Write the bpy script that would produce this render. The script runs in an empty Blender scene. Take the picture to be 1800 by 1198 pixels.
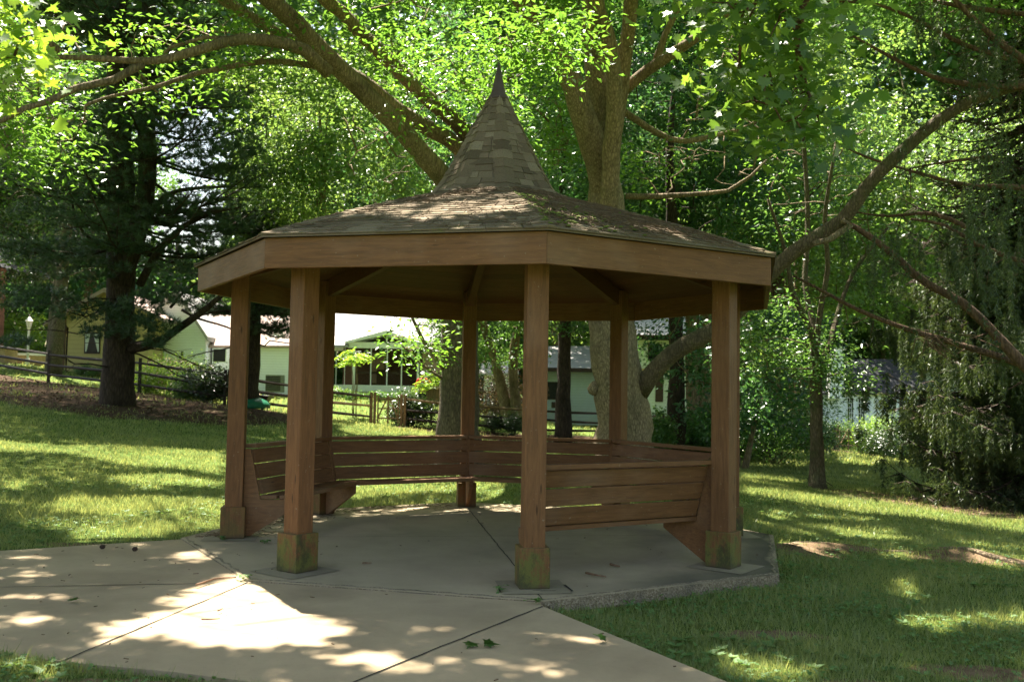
import bpy, math, random
import numpy as np
from mathutils import Vector, Matrix
sc = bpy.context.scene
rad = math.radians

# ------------------------------------------------------------------ camera, world, sun, exposure
CAM = np.array([0.0673, -10.4321, 1.55]); YAW, PITCH, ROLL, FPX = 0.0124, 0.0535, 0.0170, 1685.25
_F = np.array([math.sin(YAW)*math.cos(PITCH), math.cos(YAW)*math.cos(PITCH), math.sin(PITCH)])
_R0 = np.array([math.cos(YAW), -math.sin(YAW), 0.0]); _U0 = np.cross(_R0, _F)
_R = math.cos(ROLL)*_R0+math.sin(ROLL)*_U0; _U = -math.sin(ROLL)*_R0+math.cos(ROLL)*_U0
cd = bpy.data.cameras.new("camera"); cam = bpy.data.objects.new("camera", cd); sc.collection.objects.link(cam)
cd.sensor_width = 36; cd.lens = FPX/1800*36; cd.clip_start = 0.1; cd.clip_end = 3000
cd.dof.use_dof = True; cd.dof.focus_distance = 8.6; cd.dof.aperture_fstop = 3.5
cam.matrix_world = Matrix(((_R[0], _U[0], -_F[0], CAM[0]), (_R[1], _U[1], -_F[1], CAM[1]), (_R[2], _U[2], -_F[2], CAM[2]), (0, 0, 0, 1)))
sc.camera = cam

SUN = np.array([-0.206, 0.357, 0.911]); SUN /= np.linalg.norm(SUN)
w = bpy.data.worlds.new("World"); sc.world = w; w.use_nodes = True
nt = w.node_tree; bg = nt.nodes["Background"]
sky = nt.nodes.new("ShaderNodeTexSky"); sky.sky_type = 'NISHITA'; sky.sun_disc = False
sky.sun_elevation = math.asin(SUN[2]); sky.sun_rotation = math.atan2(SUN[0], SUN[1])
sky.air_density = 1.3; sky.dust_density = 3.0; sky.ozone_density = 1.0
wm = nt.nodes.new("ShaderNodeMix"); wm.data_type = 'RGBA'; wm.blend_type = 'MULTIPLY'; wm.inputs[0].default_value = 1; wm.inputs[7].default_value = (1.0, .95, .87, 1)
nt.links.new(sky.outputs[0], wm.inputs[6]); nt.links.new(wm.outputs[2], bg.inputs[0]); bg.inputs[1].default_value = 0.068
sl = bpy.data.lights.new("sun", 'SUN'); sl.energy = 5.0; sl.angle = rad(0.53); sl.color = (1.0, 0.93, 0.80)
so = bpy.data.objects.new("sun", sl); sc.collection.objects.link(so)
so.rotation_euler = Vector(SUN).to_track_quat('Z', 'Y').to_euler(); so.location = (-10, 17, 45)
sc.view_settings.view_transform = 'Standard'; sc.view_settings.look = 'None'
sc.view_settings.exposure = 2.5; sc.view_settings.gamma = 1.0
cy = sc.cycles
cy.max_bounces = 6; cy.diffuse_bounces = 3; cy.glossy_bounces = 2; cy.transmission_bounces = 4; cy.transparent_max_bounces = 4
cy.use_denoising = True; cy.caustics_reflective = False; cy.caustics_refractive = False; cy.sample_clamp_indirect = 6

# ------------------------------------------------------------------ measuring helpers
def ray(x, y): return _F+_R*((x-900)/FPX)+_U*((599-y)/FPX)
def at(x, y, D): return CAM+ray(x, y)*D
A3, RP, RF, HF, HH, RS = 7.6256, 2.6861, 3.1312, 2.5437, 0.252, 3.2049
def vt(k, r, z):
    a = rad(A3+45*(k-3)); return np.array([math.sin(a)*r, -math.cos(a)*r, z])
#TERRAIN
CTRL = [(-16.87, 25.83, 1.62), (-12.32, 22.78, 1.32), (-9.09, 21.76, .92), (-7.43, 23.77, .58), (-4.56, 25.75, .24), (-3.64, 25.74, .18),
 (1.73, 27.7, -.2), (7.14, 31.65, -.45), (18.29, 39.57, -1.2), (22.75, 39.55, -1.85), (-10.67, 16.77, 1.02), (-8.03, 20.3, .95), (-.6, 8.0, .1), (2.3, 6.4, .06),
 (7.07, 10.62, -.42), (9.8, 8.6, -.6), (-18.94, 33.84, 2.1), (-22.6, 35.9, 2.45), (-4.88, 36.7, .95), (-13.8, 35.8, 1.35), (24.5, 51.4, -1.4), (4.1, 44.7, -.3),
 (10.3, 25.5, -.5), (-8, 8, .35), (-14, 10, .9), (-16, 18, 1.45), (-5, 3, .02), (-5, 0, -.02), (-3.6, -.5, -.03), (-4.6, -1.4, -.03), (-3, 2.5, -.03), (0, 3.9, -.04), (3, 2.6, -.1),
 (4.0, -.2, -.12), (3.4, -2.2, -.13), (1.5, -4, -.13), (.9, -3.9, -.08), (-2, -5.2, -.03), (-3, -4.9, -.02), (-6, -5, .0), (-10, -4, .1), (0, -10, -.03), (3, -7, -.14), (7, -4, -.3), (8, 2, -.45), (14, 4, -.9), (14, -8, -.7), (-12, -10, .1),
 (0, -18, 0), (4, 16, -.3), (0, 16, .05), (-5, 14, .3), (15, 20, -1.0), (70, 70, -3), (-70, 70, 5), (0, 110, 1), (-70, -50, 2), (70, -50, -3), (120, 20, -4), (-120, 20, 5), (0, -90, 0), (22, 28, -1.6), (35, 45, -2.2), (-30, 45, 3.2), (-25, 20, 2.2)]
_C = np.array(CTRL, float)
def _phi(d2): return np.where(d2 < 1e-9, 0, .5*d2*np.log(np.maximum(d2, 1e-9)))
_n = len(_C); _K = np.zeros((_n+3, _n+3)); _d = ((_C[:, None, :2]-_C[None, :, :2])**2).sum(-1)
_K[:_n, :_n] = _phi(_d)+np.eye(_n)*1.5; _K[:_n, _n] = 1; _K[:_n, _n+1:] = _C[:, :2]; _K[_n, :_n] = 1; _K[_n+1:, :_n] = _C[:, :2].T
_W = np.linalg.solve(_K, np.concatenate([_C[:, 2], [0, 0, 0]]))
def ground(x, y):
    x = np.atleast_1d(np.asarray(x, float)); y = np.atleast_1d(np.asarray(y, float))
    r = np.hypot(x, y); s = np.minimum(1, 110/np.maximum(r, 1e-6)); x = x*s; y = y*s
    out = np.empty(len(x))
    for i in range(0, len(x), 60000):
        a, b = x[i:i+60000], y[i:i+60000]
        d2 = (a[:, None]-_C[None, :, 0])**2+(b[:, None]-_C[None, :, 1])**2
        out[i:i+60000] = _phi(d2)@_W[:_n]+_W[_n]+_W[_n+1]*a+_W[_n+2]*b
    return out
def gz(x, y): return float(ground(x, y)[0])
#ENDTERRAIN
def inpoly(x, y, poly):
    c = np.zeros(len(x), bool); n = len(poly); j = n-1
    for i in range(n):
        xi, yi = poly[i]; xj, yj = poly[j]
        c ^= ((yi > y) != (yj > y)) & (x < (xj-xi)*(y-yi)/((yj-yi) if yj != yi else 1e-9)+xi); j = i
    return c
def segd(x, y, a, b):
    a = np.array(a, float); b = np.array(b, float); d = b-a; L = d@d
    t = np.clip(((x-a[0])*d[0]+(y-a[1])*d[1])/L, 0, 1); return np.hypot(x-a[0]-t*d[0], y-a[1]-t*d[1])
def polyd(x, y, poly):
    d = np.full(len(x), 1e9)
    for i in range(len(poly)): d = np.minimum(d, segd(x, y, poly[i-1], poly[i]))
    return np.where(inpoly(x, y, poly), -d, d)

# ------------------------------------------------------------------ object helpers
def tag(o, label=None, cat=None, group=None, kind=None):
    if label: o['label'] = label
    if cat: o['category'] = cat
    if group: o['group'] = group
    if kind: o['kind'] = kind
    return o
def link(name, me, mat, parent=None):
    o = bpy.data.objects.new(name, me); sc.collection.objects.link(o)
    if mat is not None: me.materials.append(mat)
    if parent is not None:
        o.parent = parent; o.matrix_parent_inverse = Matrix.Translation(-Vector(parent.location))
    return o
def root(name, loc, label, cat, group=None):
    o = bpy.data.objects.new(name, None); sc.collection.objects.link(o); o.location = loc; o.empty_display_size = .2
    return tag(o, label, cat, group)
def npmesh(name, V, Fc, tint=None, smooth=False):
    """V (n,3), Fc (m,k) same size faces"""
    me = bpy.data.meshes.new(name); V = np.asarray(V, np.float32); Fc = np.asarray(Fc, np.int32)
    me.vertices.add(len(V)); me.vertices.foreach_set("co", V.ravel())
    k = Fc.shape[1]; me.loops.add(Fc.size); me.loops.foreach_set("vertex_index", Fc.ravel())
    me.polygons.add(len(Fc)); me.polygons.foreach_set("loop_start", np.arange(0, Fc.size, k, dtype=np.int32))
    if smooth: me.polygons.foreach_set("use_smooth", np.ones(len(Fc), bool))
    if tint is not None:
        a = me.attributes.new("tint", 'FLOAT', 'POINT'); a.data.foreach_set("value", np.asarray(tint, np.float32))
    me.update(calc_edges=True); return me
class MB:
    def __init__(s): s.v = []; s.f = []; s.t = []
    def add(s, V, F, t=.5):
        b = len(s.v); s.v += [tuple(map(float, p)) for p in V]; s.f += [tuple(b+i for i in f) for f in F]; s.t += [t]*len(V)
    def hexa(s, P, t=.5):  # 8 points: 4 of one end, 4 of the other, same order
        s.add(P, [(3, 2, 1, 0), (4, 5, 6, 7), (0, 1, 5, 4), (1, 2, 6, 5), (2, 3, 7, 6), (3, 0, 4, 7)], t)
    def box(s, a, b, t=.5):
        x0, y0, z0 = a; x1, y1, z1 = b
        s.hexa([(x0, y0, z0), (x1, y0, z0), (x1, y1, z0), (x0, y1, z0), (x0, y0, z1), (x1, y0, z1), (x1, y1, z1), (x0, y1, z1)], t)
    def bar(s, a, b, wd, h, t=.5):   # box from a to b, width wd (horizontal), height h
        a = np.array(a, float); b = np.array(b, float); d = b-a; d /= np.linalg.norm(d)
        sd = np.cross(d, (0, 0, 1)); 
        if np.linalg.norm(sd) < 1e-3: sd = np.array([1., 0, 0])
        sd /= np.linalg.norm(sd); up = np.cross(sd, d)
        q = [-sd*wd/2-up*h/2, sd*wd/2-up*h/2, sd*wd/2+up*h/2, -sd*wd/2+up*h/2]
        s.hexa([a+x for x in q]+[b+x for x in q], t)
    def tube(s, P, Rr, n=8, t=.5, wob=0, rg=None):
        P = np.asarray(P, float); m = len(P)
        T = np.gradient(P, axis=0); T /= np.linalg.norm(T, axis=1)[:, None]+1e-9
        ref = np.array([0, 0, 1.]) if abs(T[0][2]) < .8 else np.array([1., 0, 0])
        u = np.cross(T[0], ref); u /= np.linalg.norm(u); b = len(s.v)
        for i in range(m):
            u = u-T[i]*(u@T[i]); u /= np.linalg.norm(u); v = np.cross(T[i], u)
            for j in range(n):
                a = 2*math.pi*j/n; r = Rr[i]*(1+(wob*rg.normal() if wob else 0))
                s.v.append(tuple(P[i]+(u*math.cos(a)+v*math.sin(a))*r)); s.t.append(t)
        for i in range(m-1):
            for j in range(n):
                s.f.append((b+i*n+j, b+i*n+(j+1) % n, b+(i+1)*n+(j+1) % n, b+(i+1)*n+j))
        s.f.append(tuple(b+j for j in reversed(range(n)))); s.f.append(tuple(b+(m-1)*n+j for j in range(n)))
    def lathe(s, c, prof, n=12, t=.5):
        b = len(s.v); c = np.array(c, float)
        for r, z in prof:
            for j in range(n):
                a = 2*math.pi*j/n; s.v.append((c[0]+r*math.cos(a), c[1]+r*math.sin(a), c[2]+z)); s.t.append(t)
        for i in range(len(prof)-1):
            for j in range(n): s.f.append((b+i*n+j, b+i*n+(j+1) % n, b+(i+1)*n+(j+1) % n, b+(i+1)*n+j))
        s.f.append(tuple(b+j for j in reversed(range(n)))); s.f.append(tuple(b+(len(prof)-1)*n+j for j in range(n)))
    def build(s, name, mat, parent=None, smooth=False, bevel=0):
        me = bpy.data.meshes.new(name); me.from_pydata(s.v, [], s.f)
        a = me.attributes.new("tint", 'FLOAT', 'POINT'); a.data.foreach_set("value", np.array(s.t, np.float32))
        if smooth: me.polygons.foreach_set("use_smooth", np.ones(len(me.polygons), bool))
        me.update(); o = link(name, me, mat, parent)
        if bevel:
            m = o.modifiers.new("bevel", 'BEVEL'); m.width = bevel; m.segments = 2; m.limit_method = 'ANGLE'
        return o

# ------------------------------------------------------------------ materials
class M:
    def __init__(s, name):
        s.m = bpy.data.materials.new(name); s.m.use_nodes = True; s.t = s.m.node_tree; s.p = s.t.nodes["Principled BSDF"]; s.out = s.t.nodes["Material Output"]
        s.tc = s.t.nodes.new("ShaderNodeTexCoord"); s.p.inputs["Roughness"].default_value = .8; s.p.inputs["Specular IOR Level"].default_value = .25
    def n(s, k, **kw):
        nd = s.t.nodes.new(k)
        for a, b in kw.items(): setattr(nd, a, b)
        return nd
    def l(s, a, b): s.t.links.new(a, b)
    def co(s, scale=(1, 1, 1), rot=(0, 0, 0)):
        mp = s.n("ShaderNodeMapping"); s.l(s.tc.outputs["Object"], mp.inputs[0]); mp.inputs["Scale"].default_value = scale; mp.inputs["Rotation"].default_value = rot; return mp.outputs[0]
    def noise(s, sc_=5, det=4, rough=.6, scale=(1, 1, 1), dist=0):
        nd = s.n("ShaderNodeTexNoise"); s.l(s.co(scale), nd.inputs["Vector"]); nd.inputs["Scale"].default_value = sc_; nd.inputs["Detail"].default_value = det; nd.inputs["Roughness"].default_value = rough; nd.inputs["Distortion"].default_value = dist
        return nd.outputs[0]
    def ramp(s, fac, stops):
        r = s.n("ShaderNodeValToRGB"); s.l(fac, r.inputs[0]); e = r.color_ramp.elements
        while len(e) < len(stops): e.new(.5)
        for q, (p, c) in zip(e, stops): q.position = p; q.color = (*c, 1) if not isinstance(c, (int, float)) else (c, c, c, 1)
        return r.outputs[0]
    def mix(s, a, b, fac, mode='MIX'):
        nd = s.n("ShaderNodeMix", data_type='RGBA', blend_type=mode)
        for v, i in ((fac, 0), (a, 6), (b, 7)):
            if isinstance(v, (int, float)): nd.inputs[i].default_value = v if i == 0 else (v, v, v, 1)
            elif isinstance(v, tuple): nd.inputs[i].default_value = (*v, 1)
            else: s.l(v, nd.inputs[i])
        return nd.outputs[2]
    def math(s, op, a, b=0, clamp=False):
        nd = s.n("ShaderNodeMath", operation=op, use_clamp=clamp)
        for v, i in ((a, 0), (b, 1)):
            if isinstance(v, (int, float)): nd.inputs[i].default_value = v
            else: s.l(v, nd.inputs[i])
        return nd.outputs[0]
    def attr(s, name="tint"): nd = s.n("ShaderNodeAttribute"); nd.attribute_name = name; return nd.outputs["Fac"]
    def col(s, c):
        if isinstance(c, tuple): s.p.inputs["Base Color"].default_value = (*c, 1)
        else: s.l(c, s.p.inputs["Base Color"])
        return s
    def bump(s, h, strength=.3, dist=.01):
        b = s.n("ShaderNodeBump"); s.l(h, b.inputs["Height"]); b.inputs["Strength"].default_value = strength; b.inputs["Distance"].default_value = dist; s.l(b.outputs[0], s.p.inputs["Normal"]); return s
def plain(name, c, rough=.7, var=.25, scale=8, bump=.15):
    m = M(name); n = m.noise(scale, 5)
    m.col(m.mix(tuple(x*(1-var) for x in c), tuple(min(1, x*(1+var)) for x in c), m.ramp(n, [(.3, 0.), (.7, 1.)]))); m.p.inputs["Roughness"].default_value = rough
    m.bump(m.noise(scale*8, 3), bump, .005); return m.m
def leafmat(name, dark, light, trans, tfac=.45, gloss=.35):
    m = M(name); a = m.attr(); c = m.ramp(a, [(0., dark), (1., light)])
    m.col(c); m.p.inputs["Roughness"].default_value = gloss; m.p.inputs["Specular IOR Level"].default_value = .5
    tr = m.n("ShaderNodeBsdfTranslucent"); tc = m.mix(trans, (trans[0]*1.5, trans[1]*1.2, trans[2]), a); m.l(tc, tr.inputs[0])
    mx = m.n("ShaderNodeMixShader"); mx.inputs[0].default_value = tfac; m.l(m.p.outputs[0], mx.inputs[1]); m.l(tr.outputs[0], mx.inputs[2]); m.l(mx.outputs[0], m.out.inputs[0])
    return m.m
def woodmat(name, base=(.185, .087, .034), moss=0., axis=0, weather=.3):
    m = M(name)
    st = [(1.2, 14, 14), (14, 1.2, 14), (14, 14, 1.2)][axis]
    g = m.noise(3, 6, .65, st, .6); g2 = m.noise(1.1, 3, .6, (1, 1, 1))
    k = m.noise(1, 5, .7, tuple(q*2.2 for q in st), 1.5)
    c = m.mix(tuple(x*.62 for x in base), tuple(x*1.25 for x in base), m.ramp(g, [(.28, 0.), (.74, 1.)]))
    fine = m.noise(9, 4, .7, tuple(q*1.0 for q in st), .2); c = m.mix(c, tuple(x*.55 for x in base), m.math('MULTIPLY', m.ramp(fine, [(.55, 0.), (.7, 1.)]), .5))
    vk = m.n("ShaderNodeTexVoronoi"); vk.inputs["Scale"].default_value = 1.0; m.l(m.co([(1.4, 7, 7), (7, 1.4, 7), (7, 7, 1.4)][axis]), vk.inputs["Vector"])
    c = m.mix(c, tuple(x*.28 for x in base), m.ramp(vk.outputs["Distance"], [(.03, .85), (.075, .0)]))
    spk = m.noise(38, 2, .5); c = m.mix(c, (.34, .27, .2), m.math('MULTIPLY', m.ramp(spk, [(.70, 0.), (.74, 1.)]), .35))
    c = m.mix(c, tuple(x*.35 for x in base), m.math('MULTIPLY', m.ramp(k, [(.62, 0.), (.7, 1.)]), .3))
    c = m.mix(c, (.36, .26, .18), m.math('MULTIPLY', m.ramp(g2, [(.5, 0.), (.8, 1.)]), weather))
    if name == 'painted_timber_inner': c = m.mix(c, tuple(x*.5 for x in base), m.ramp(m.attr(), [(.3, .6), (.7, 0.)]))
    if moss:
        mo = m.noise(7, 8, .75, (1, 1, .7)); c = m.mix(c, (.12, .13, .03), m.math('MULTIPLY', m.ramp(mo, [(.42, 0.), (.54, 1.)]), moss))
        mo2 = m.noise(4.5, 8, .75, (1, 1, .6)); c = m.mix(c, (.035, .038, .02), m.math('MULTIPLY', m.ramp(mo2, [(.5, 0.), (.6, 1.)]), moss*.8))
        sp_ = m.n('ShaderNodeSeparateXYZ'); m.l(m.tc.outputs['Object'], sp_.inputs[0]); c = m.mix(c, (.05, .045, .03), m.math('MULTIPLY', m.ramp(m.math('ADD', sp_.outputs[2], m.math('MULTIPLY', mo, .08)), [(.04, 1.), (.10, 0.)]), .8))
    m.col(c); m.p.inputs["Roughness"].default_value = .62; m.bump(m.math('ADD', g, fine), .45, .006); return m.m
def barkmat(name, c1, c2, sc_=3, stretch=.25, bump=.8, moss=.0):
    m = M(name); n1 = m.noise(sc_*4, 6, .7, (1, 1, stretch), .8); n2 = m.noise(1.2, 3)
    v = m.n("ShaderNodeTexVoronoi", feature='DISTANCE_TO_EDGE'); v.inputs["Scale"].default_value = sc_*5; m.l(m.co((1, 1, stretch)), v.inputs["Vector"])
    h = m.math('ADD', m.math('MULTIPLY', m.ramp(v.outputs[0], [(0., 0.), (.35, 1.)]), .38), m.math('ADD', m.math('MULTIPLY', n1, 1.0), m.math('MULTIPLY', m.noise(2.4, 5, .7, (1, 1, .5)), .25)))
    c = m.mix(c1, c2, m.ramp(h, [(.45, 0.), (1.05, 1.)]))
    c = m.mix(c, tuple(x*.55 for x in c1), m.ramp(n2, [(.5, 0.), (.72, .6)]))
    if moss: c = m.mix(c, (.07, .10, .03), m.math('MULTIPLY', m.ramp(m.noise(2.3, 5), [(.52, 0.), (.62, 1.)]), moss))
    m.col(c); m.p.inputs["Roughness"].default_value = .9; m.bump(h, bump, .03); return m.m

mt = {}
mt['wood_v'] = woodmat('painted_timber_upright', axis=2)
mt['wood_x'] = woodmat('painted_timber_board', axis=0)
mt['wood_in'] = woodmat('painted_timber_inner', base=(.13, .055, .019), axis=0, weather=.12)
mt['plinth'] = woodmat('mossy_plinth', moss=.88, axis=2)
mt['plinth_clean'] = woodmat('plinth_timber', moss=.35, axis=2)
def concrete(name, base, dark, dk=.5):
    m = M(name); n1 = m.noise(1.1, 6, .65); n2 = m.noise(28, 4, .7); n3 = m.noise(160, 2, .6); n4 = m.noise(.9, 6, .62, (1, 1, 1), .4)
    c = m.mix(tuple(x*.82 for x in base), tuple(x*1.1 for x in base), m.ramp(n1, [(.3, 0.), (.7, 1.)]))
    c = m.mix(c, dark, m.math('MULTIPLY', m.ramp(n4, [(.48, 0.), (.75, 1.)]), dk))
    c = m.mix(c, tuple(x*.6 for x in base), m.math('MULTIPLY', m.ramp(n2, [(.55, 0.), (.75, 1.)]), .35))
    c = m.mix(c, tuple(min(1, x*1.5) for x in base), m.math('MULTIPLY', m.ramp(n3, [(.6, 0.), (.75, 1.)]), .3))
    if name == 'concrete_slab':   # stain_faces: black algae stain along the two right-hand edges
        sx = m.n("ShaderNodeSeparateXYZ"); m.l(m.tc.outputs["Object"], sx.inputs[0]); mk = None
        for a_ in (30.13, 75.13):
            d_ = m.math('SUBTRACT', 2.96, m.math('ADD', m.math('MULTIPLY', sx.outputs[0], math.sin(rad(a_))), m.math('MULTIPLY', sx.outputs[1], -math.cos(rad(a_)))))
            q_ = m.ramp(m.math('ADD', d_, m.math('MULTIPLY', m.math('SUBTRACT', n1, .5), .5)), [(.0, 0.), (.09, 1.), (.28, .8), (.62, 0.)]); mk = q_ if mk is None else m.math('MAXIMUM', mk, q_)
        mk = m.math('MULTIPLY', mk, m.ramp(m.math('MULTIPLY', m.math('ADD', sx.outputs[0], .3), .4), [(.35, 0.), (.75, 1.)])); c = m.mix(c, (.045, .043, .032), m.math('MULTIPLY', mk, .8))
    m.col(c); m.p.inputs["Roughness"].default_value = .85; m.bump(m.math('ADD', n3, n2), .35, .004); return m.m
mt['slab'] = concrete('concrete_slab', (.37, .30, .195), (.15, .13, .085), .55)
mt['path'] = concrete('concrete_path', (.37, .285, .18), (.21, .155, .095), .75)
mt['patch'] = concrete('footing_concrete', (.27, .225, .15), (.10, .09, .06), .7)
def aggregate():
    m = M('exposed_aggregate'); v = m.n("ShaderNodeTexVoronoi"); v.inputs["Scale"].default_value = 85; m.l(m.co(), v.inputs["Vector"])
    c = m.mix((.17, .13, .08), (.35, .285, .195), m.ramp(v.outputs["Color"], [(.2, 0.), (.9, 1.)])); m.col(m.mix(c, (.09, .08, .06), m.ramp(m.noise(5, 4), [(.45, 0.), (.7, .7)])))
    m.bump(v.outputs["Distance"], .8, .012); return m.m
mt['aggregate'] = aggregate()
mt['dark'] = plain('dark_gap', (.025, .022, .018), .95)
def shingle():
    m = M('roof_shingles'); a = m.attr(); n = m.noise(90, 3, .7); n2 = m.noise(2.2, 5, .65)
    c = m.ramp(a, [(0., (.10, .072, .045)), (.5, (.17, .125, .08)), (1., (.25, .195, .13))])
    c = m.mix(c, (.03, .025, .018), m.math('MULTIPLY', m.ramp(n, [(.5, 0.), (.7, 1.)]), .6))
    c = m.mix(c, (.15, .16, .10), m.math('MULTIPLY', m.ramp(m.noise(45, 4, .7), [(.55, 0.), (.66, 1.)]), .45))
    c = m.mix(c, (.12, .15, .02), m.math('MULTIPLY', m.ramp(n2, [(.6, 0.), (.72, 1.)]), .5))
    m.col(c); m.p.inputs["Roughness"].default_value = .95; m.bump(n, .6, .005); return m.m
mt['shingle'] = shingle()
mt['metal_cap'] = plain('painted_metal_cap', (.085, .06, .055), .5, .15, 4, .05)
mt['straw'] = plain('pine_straw', (.13, .085, .05), .9, .4, 30)
mt['twig'] = plain('dry_twig', (.20, .12, .075), .85, .3, 40)
mt['moss'] = plain('roof_moss', (.10, .13, .02), .95, .4, 30, .5)
mt['bark_oak'] = barkmat('mottled_grey_bark', (.085, .062, .038), (.36, .275, .18), 6, .35, 1.0, .1)
mt['bark_brown'] = barkmat('brown_furrowed_bark', (.085, .06, .038), (.33, .245, .155), 5, .2, 1.0, .15)
mt['bark_pine'] = barkmat('dark_pine_bark', (.018, .012, .009), (.075, .052, .038), 3, .25, 1.0)
mt['bark_red'] = barkmat('reddish_bark', (.05, .03, .02), (.17, .10, .065), 4, .2, 1.0)
mt['bark_limb'] = barkmat('dark_limb_bark', (.045, .034, .022), (.17, .13, .085), 5, .3, 1.0, .3)
mt['leaf_oak'] = leafmat('canopy_leaves', (.024, .066, .014), (.08, .15, .03), (.17, .38, .04), .45, .36)
mt['leaf_maple'] = leafmat('maple_leaves', (.025, .065, .012), (.07, .13, .022), (.20, .38, .04), .42, .36)
mt['leaf_back'] = leafmat('wood_leaves', (.020, .058, .02), (.08, .15, .04), (.15, .33, .055), .38, .34)
mt['leaf_cool'] = leafmat('cool_dark_leaves', (.012, .045, .018), (.05, .12, .045), (.10, .27, .06), .34, .3)
mt['leaf_light'] = leafmat('pale_leaves', (.040, .095, .03), (.13, .21, .065), (.24, .43, .08), .40, .36)
mt['leaf_dark'] = leafmat('dark_shrub_leaves', (.012, .03, .01), (.035, .07, .018), (.06, .12, .02), .25, .3)
mt['leaf_red'] = leafmat('bronze_shrub_leaves', (.03, .018, .012), (.07, .05, .025), (.12, .08, .03), .25, .4)
mt['leaf_yellow'] = leafmat('yellow_green_leaves', (.06, .14, .018), (.15, .25, .035), (.25, .44, .035), .5, .45)
mt['leaf_flower'] = leafmat('pink_white_flowers', (.45, .30, .28), (.75, .65, .55), (.6, .45, .4), .4, .6)
mt['needle'] = leafmat('pine_needles', (.016, .042, .022), (.06, .105, .055), (.08, .16, .07), .25, .42)
mt['needle_spruce'] = leafmat('spruce_needles', (.018, .036, .013), (.075, .105, .036), (.10, .16, .035), .25, .5)
mt['grass'] = leafmat('grass_blades', (.075, .118, .03), (.27, .31, .10), (.38, .46, .14), .34, .42)
mt['clover'] = leafmat('clover_leaves', (.05, .12, .03), (.12, .22, .06), (.2, .36, .07), .3, .62)

# ------------------------------------------------------------------ where sunlight reaches the ground through the leaves (world polygons)
LIT = [[(-10.11, 8.11), (-8.06, 8.63), (-6.64, 9.37), (-5.53, 9.5), (-4.44, 5.64), (-5.23, 6.1), (-6.07, 6.02), (-7.59, 7.06), (-9.24, 6.54)],
  [(-6.06, 4.81), (-5.29, 5.43), (-4.25, 4.97), (-4.03, 4.21), (-4.9, 4.31), (-5.58, 4.05)],
  [(-5.83, 2.26), (-5.64, 3.02), (-5.05, 2.34), (-4.38, 1.93), (-4.15, 1.12), (-4.7, 1.31), (-5.24, 1.45)],
  [(-7.27, 3.88), (-6.68, 3.7), (-6.51, 3.03), (-6.8, 2.99)],
  [(-4.41, 0.46), (-3.46, 0.09), (-3.35, -0.41), (-4.32, -0.71), (-4.53, -0.12)],
  [(-2.14, -1.94), (-1.42, -3.16), (-1.21, -3.52), (-0.81, -3.93), (-0.74, -4.2), (-1.0, -4.51), (-1.37, -4.68), (-1.77, -4.59), (-2.19, -4.36), (-2.24, -4.63), (-2.47, -4.67), (-2.5, -4.13), (-2.39, -3.73), (-2.31, -3.28), (-2.33, -2.84), (-2.26, -2.48)],
  [(-3.02, -1.22), (-2.66, -0.95), (-2.47, -1.45), (-2.65, -1.85), (-2.86, -1.67)],
  [(-4.43, -1.38), (-3.94, -1.65), (-4.03, -1.79), (-4.33, -1.69)],
  [(-0.1, -3.53), (0.32, -3.63), (0.3, -3.76), (0.11, -3.85), (-0.05, -3.71)],
  [(-0.19, -4.03), (0.03, -3.94), (0.18, -4.12), (-0.0, -4.21)],
  [(0.04, -4.56), (0.24, -4.66), (0.17, -4.79), (0.0, -4.74)],
  [(0.49, -4.21), (0.64, -4.3), (0.53, -4.44), (0.42, -4.35)],
  [(-0.75, -4.78), (-0.5, -4.69), (-0.28, -4.92), (-0.65, -5.05)],
  [(-2.72, -4.89), (-2.41, -4.94), (-2.01, -5.08), (-2.31, -5.34), (-2.61, -5.12)],
  [(4.48, 7.11), (5.57, 7.28), (6.62, 7.27), (8.81, 8.6), (11.94, 9.87), (8.44, 3.9), (7.21, 4.18), (6.44, 4.41), (5.61, 4.55), (4.89, 5.09), (4.03, 5.32)],
  [(3.55, 3.09), (4.3, 3.71), (4.37, 2.91), (3.61, 2.42)],
  [(4.55, 2.73), (5.24, 2.32), (5.62, 1.82), (4.86, 1.38), (4.4, 1.88)],
  [(3.38, 0.23), (3.92, 0.49), (3.79, -0.04), (3.35, -0.26)],
  [(5.38, 0.57), (5.72, 0.34), (5.43, -0.64), (5.2, -0.41)],
  [(1.91, -3.11), (2.4, -2.93), (2.5, -3.29), (1.99, -3.47)],
  [(3.7, -1.47), (4.12, -1.12), (3.98, -1.79), (3.6, -1.96)],
  [(1.46, -4.0), (1.74, -4.22), (2.0, -4.45), (1.95, -4.81), (1.49, -4.8), (1.39, -4.36)],
  [(4.36, -2.24), (4.71, -2.47), (4.3, -3.18), (4.12, -2.86)],
  [(3.16, -3.12), (3.42, -3.3), (3.4, -3.53), (3.07, -3.43)],
  [(3.65, -1.2), (3.88, -1.03), (3.85, -1.25), (3.63, -1.38)],
  [(7.96, 20.96), (10.66, 21.79), (9.63, 19.21), (7.22, 18.02)],
  [(6.42, 14.85), (7.95, 14.92), (7.51, 12.64), (5.41, 10.82)],
  [(14.27, 29.86), (15.39, 27.3), (12.99, 22.35), (11.75, 22.72)],
  [(-2.56, 5.0), (-1.56, 5.34), (-0.45, 5.64), (0.3, 5.45), (0.29, 4.2), (-0.59, 4.48), (-1.49, 3.96), (-2.14, 3.29)],
  [(-4.62, 17.31), (-4.23, 26.58), (-1.81, 22.67), (-1.89, 18.05), (-4.16, 15.52)],
  [(-12.38, 37.77), (2.4, 36.81), (-3.97, 28.23), (-5.1, 26.54), (-7.24, 17.95)],
  [(-19.9, 26.51), (-17.07, 31.22), (-15.98, 28.58), (-17.31, 21.74)],
  [(-23.61, 53.42), (-13.04, 36.08), (-11.42, 30.34), (-15.15, 30.05)]]
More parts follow.
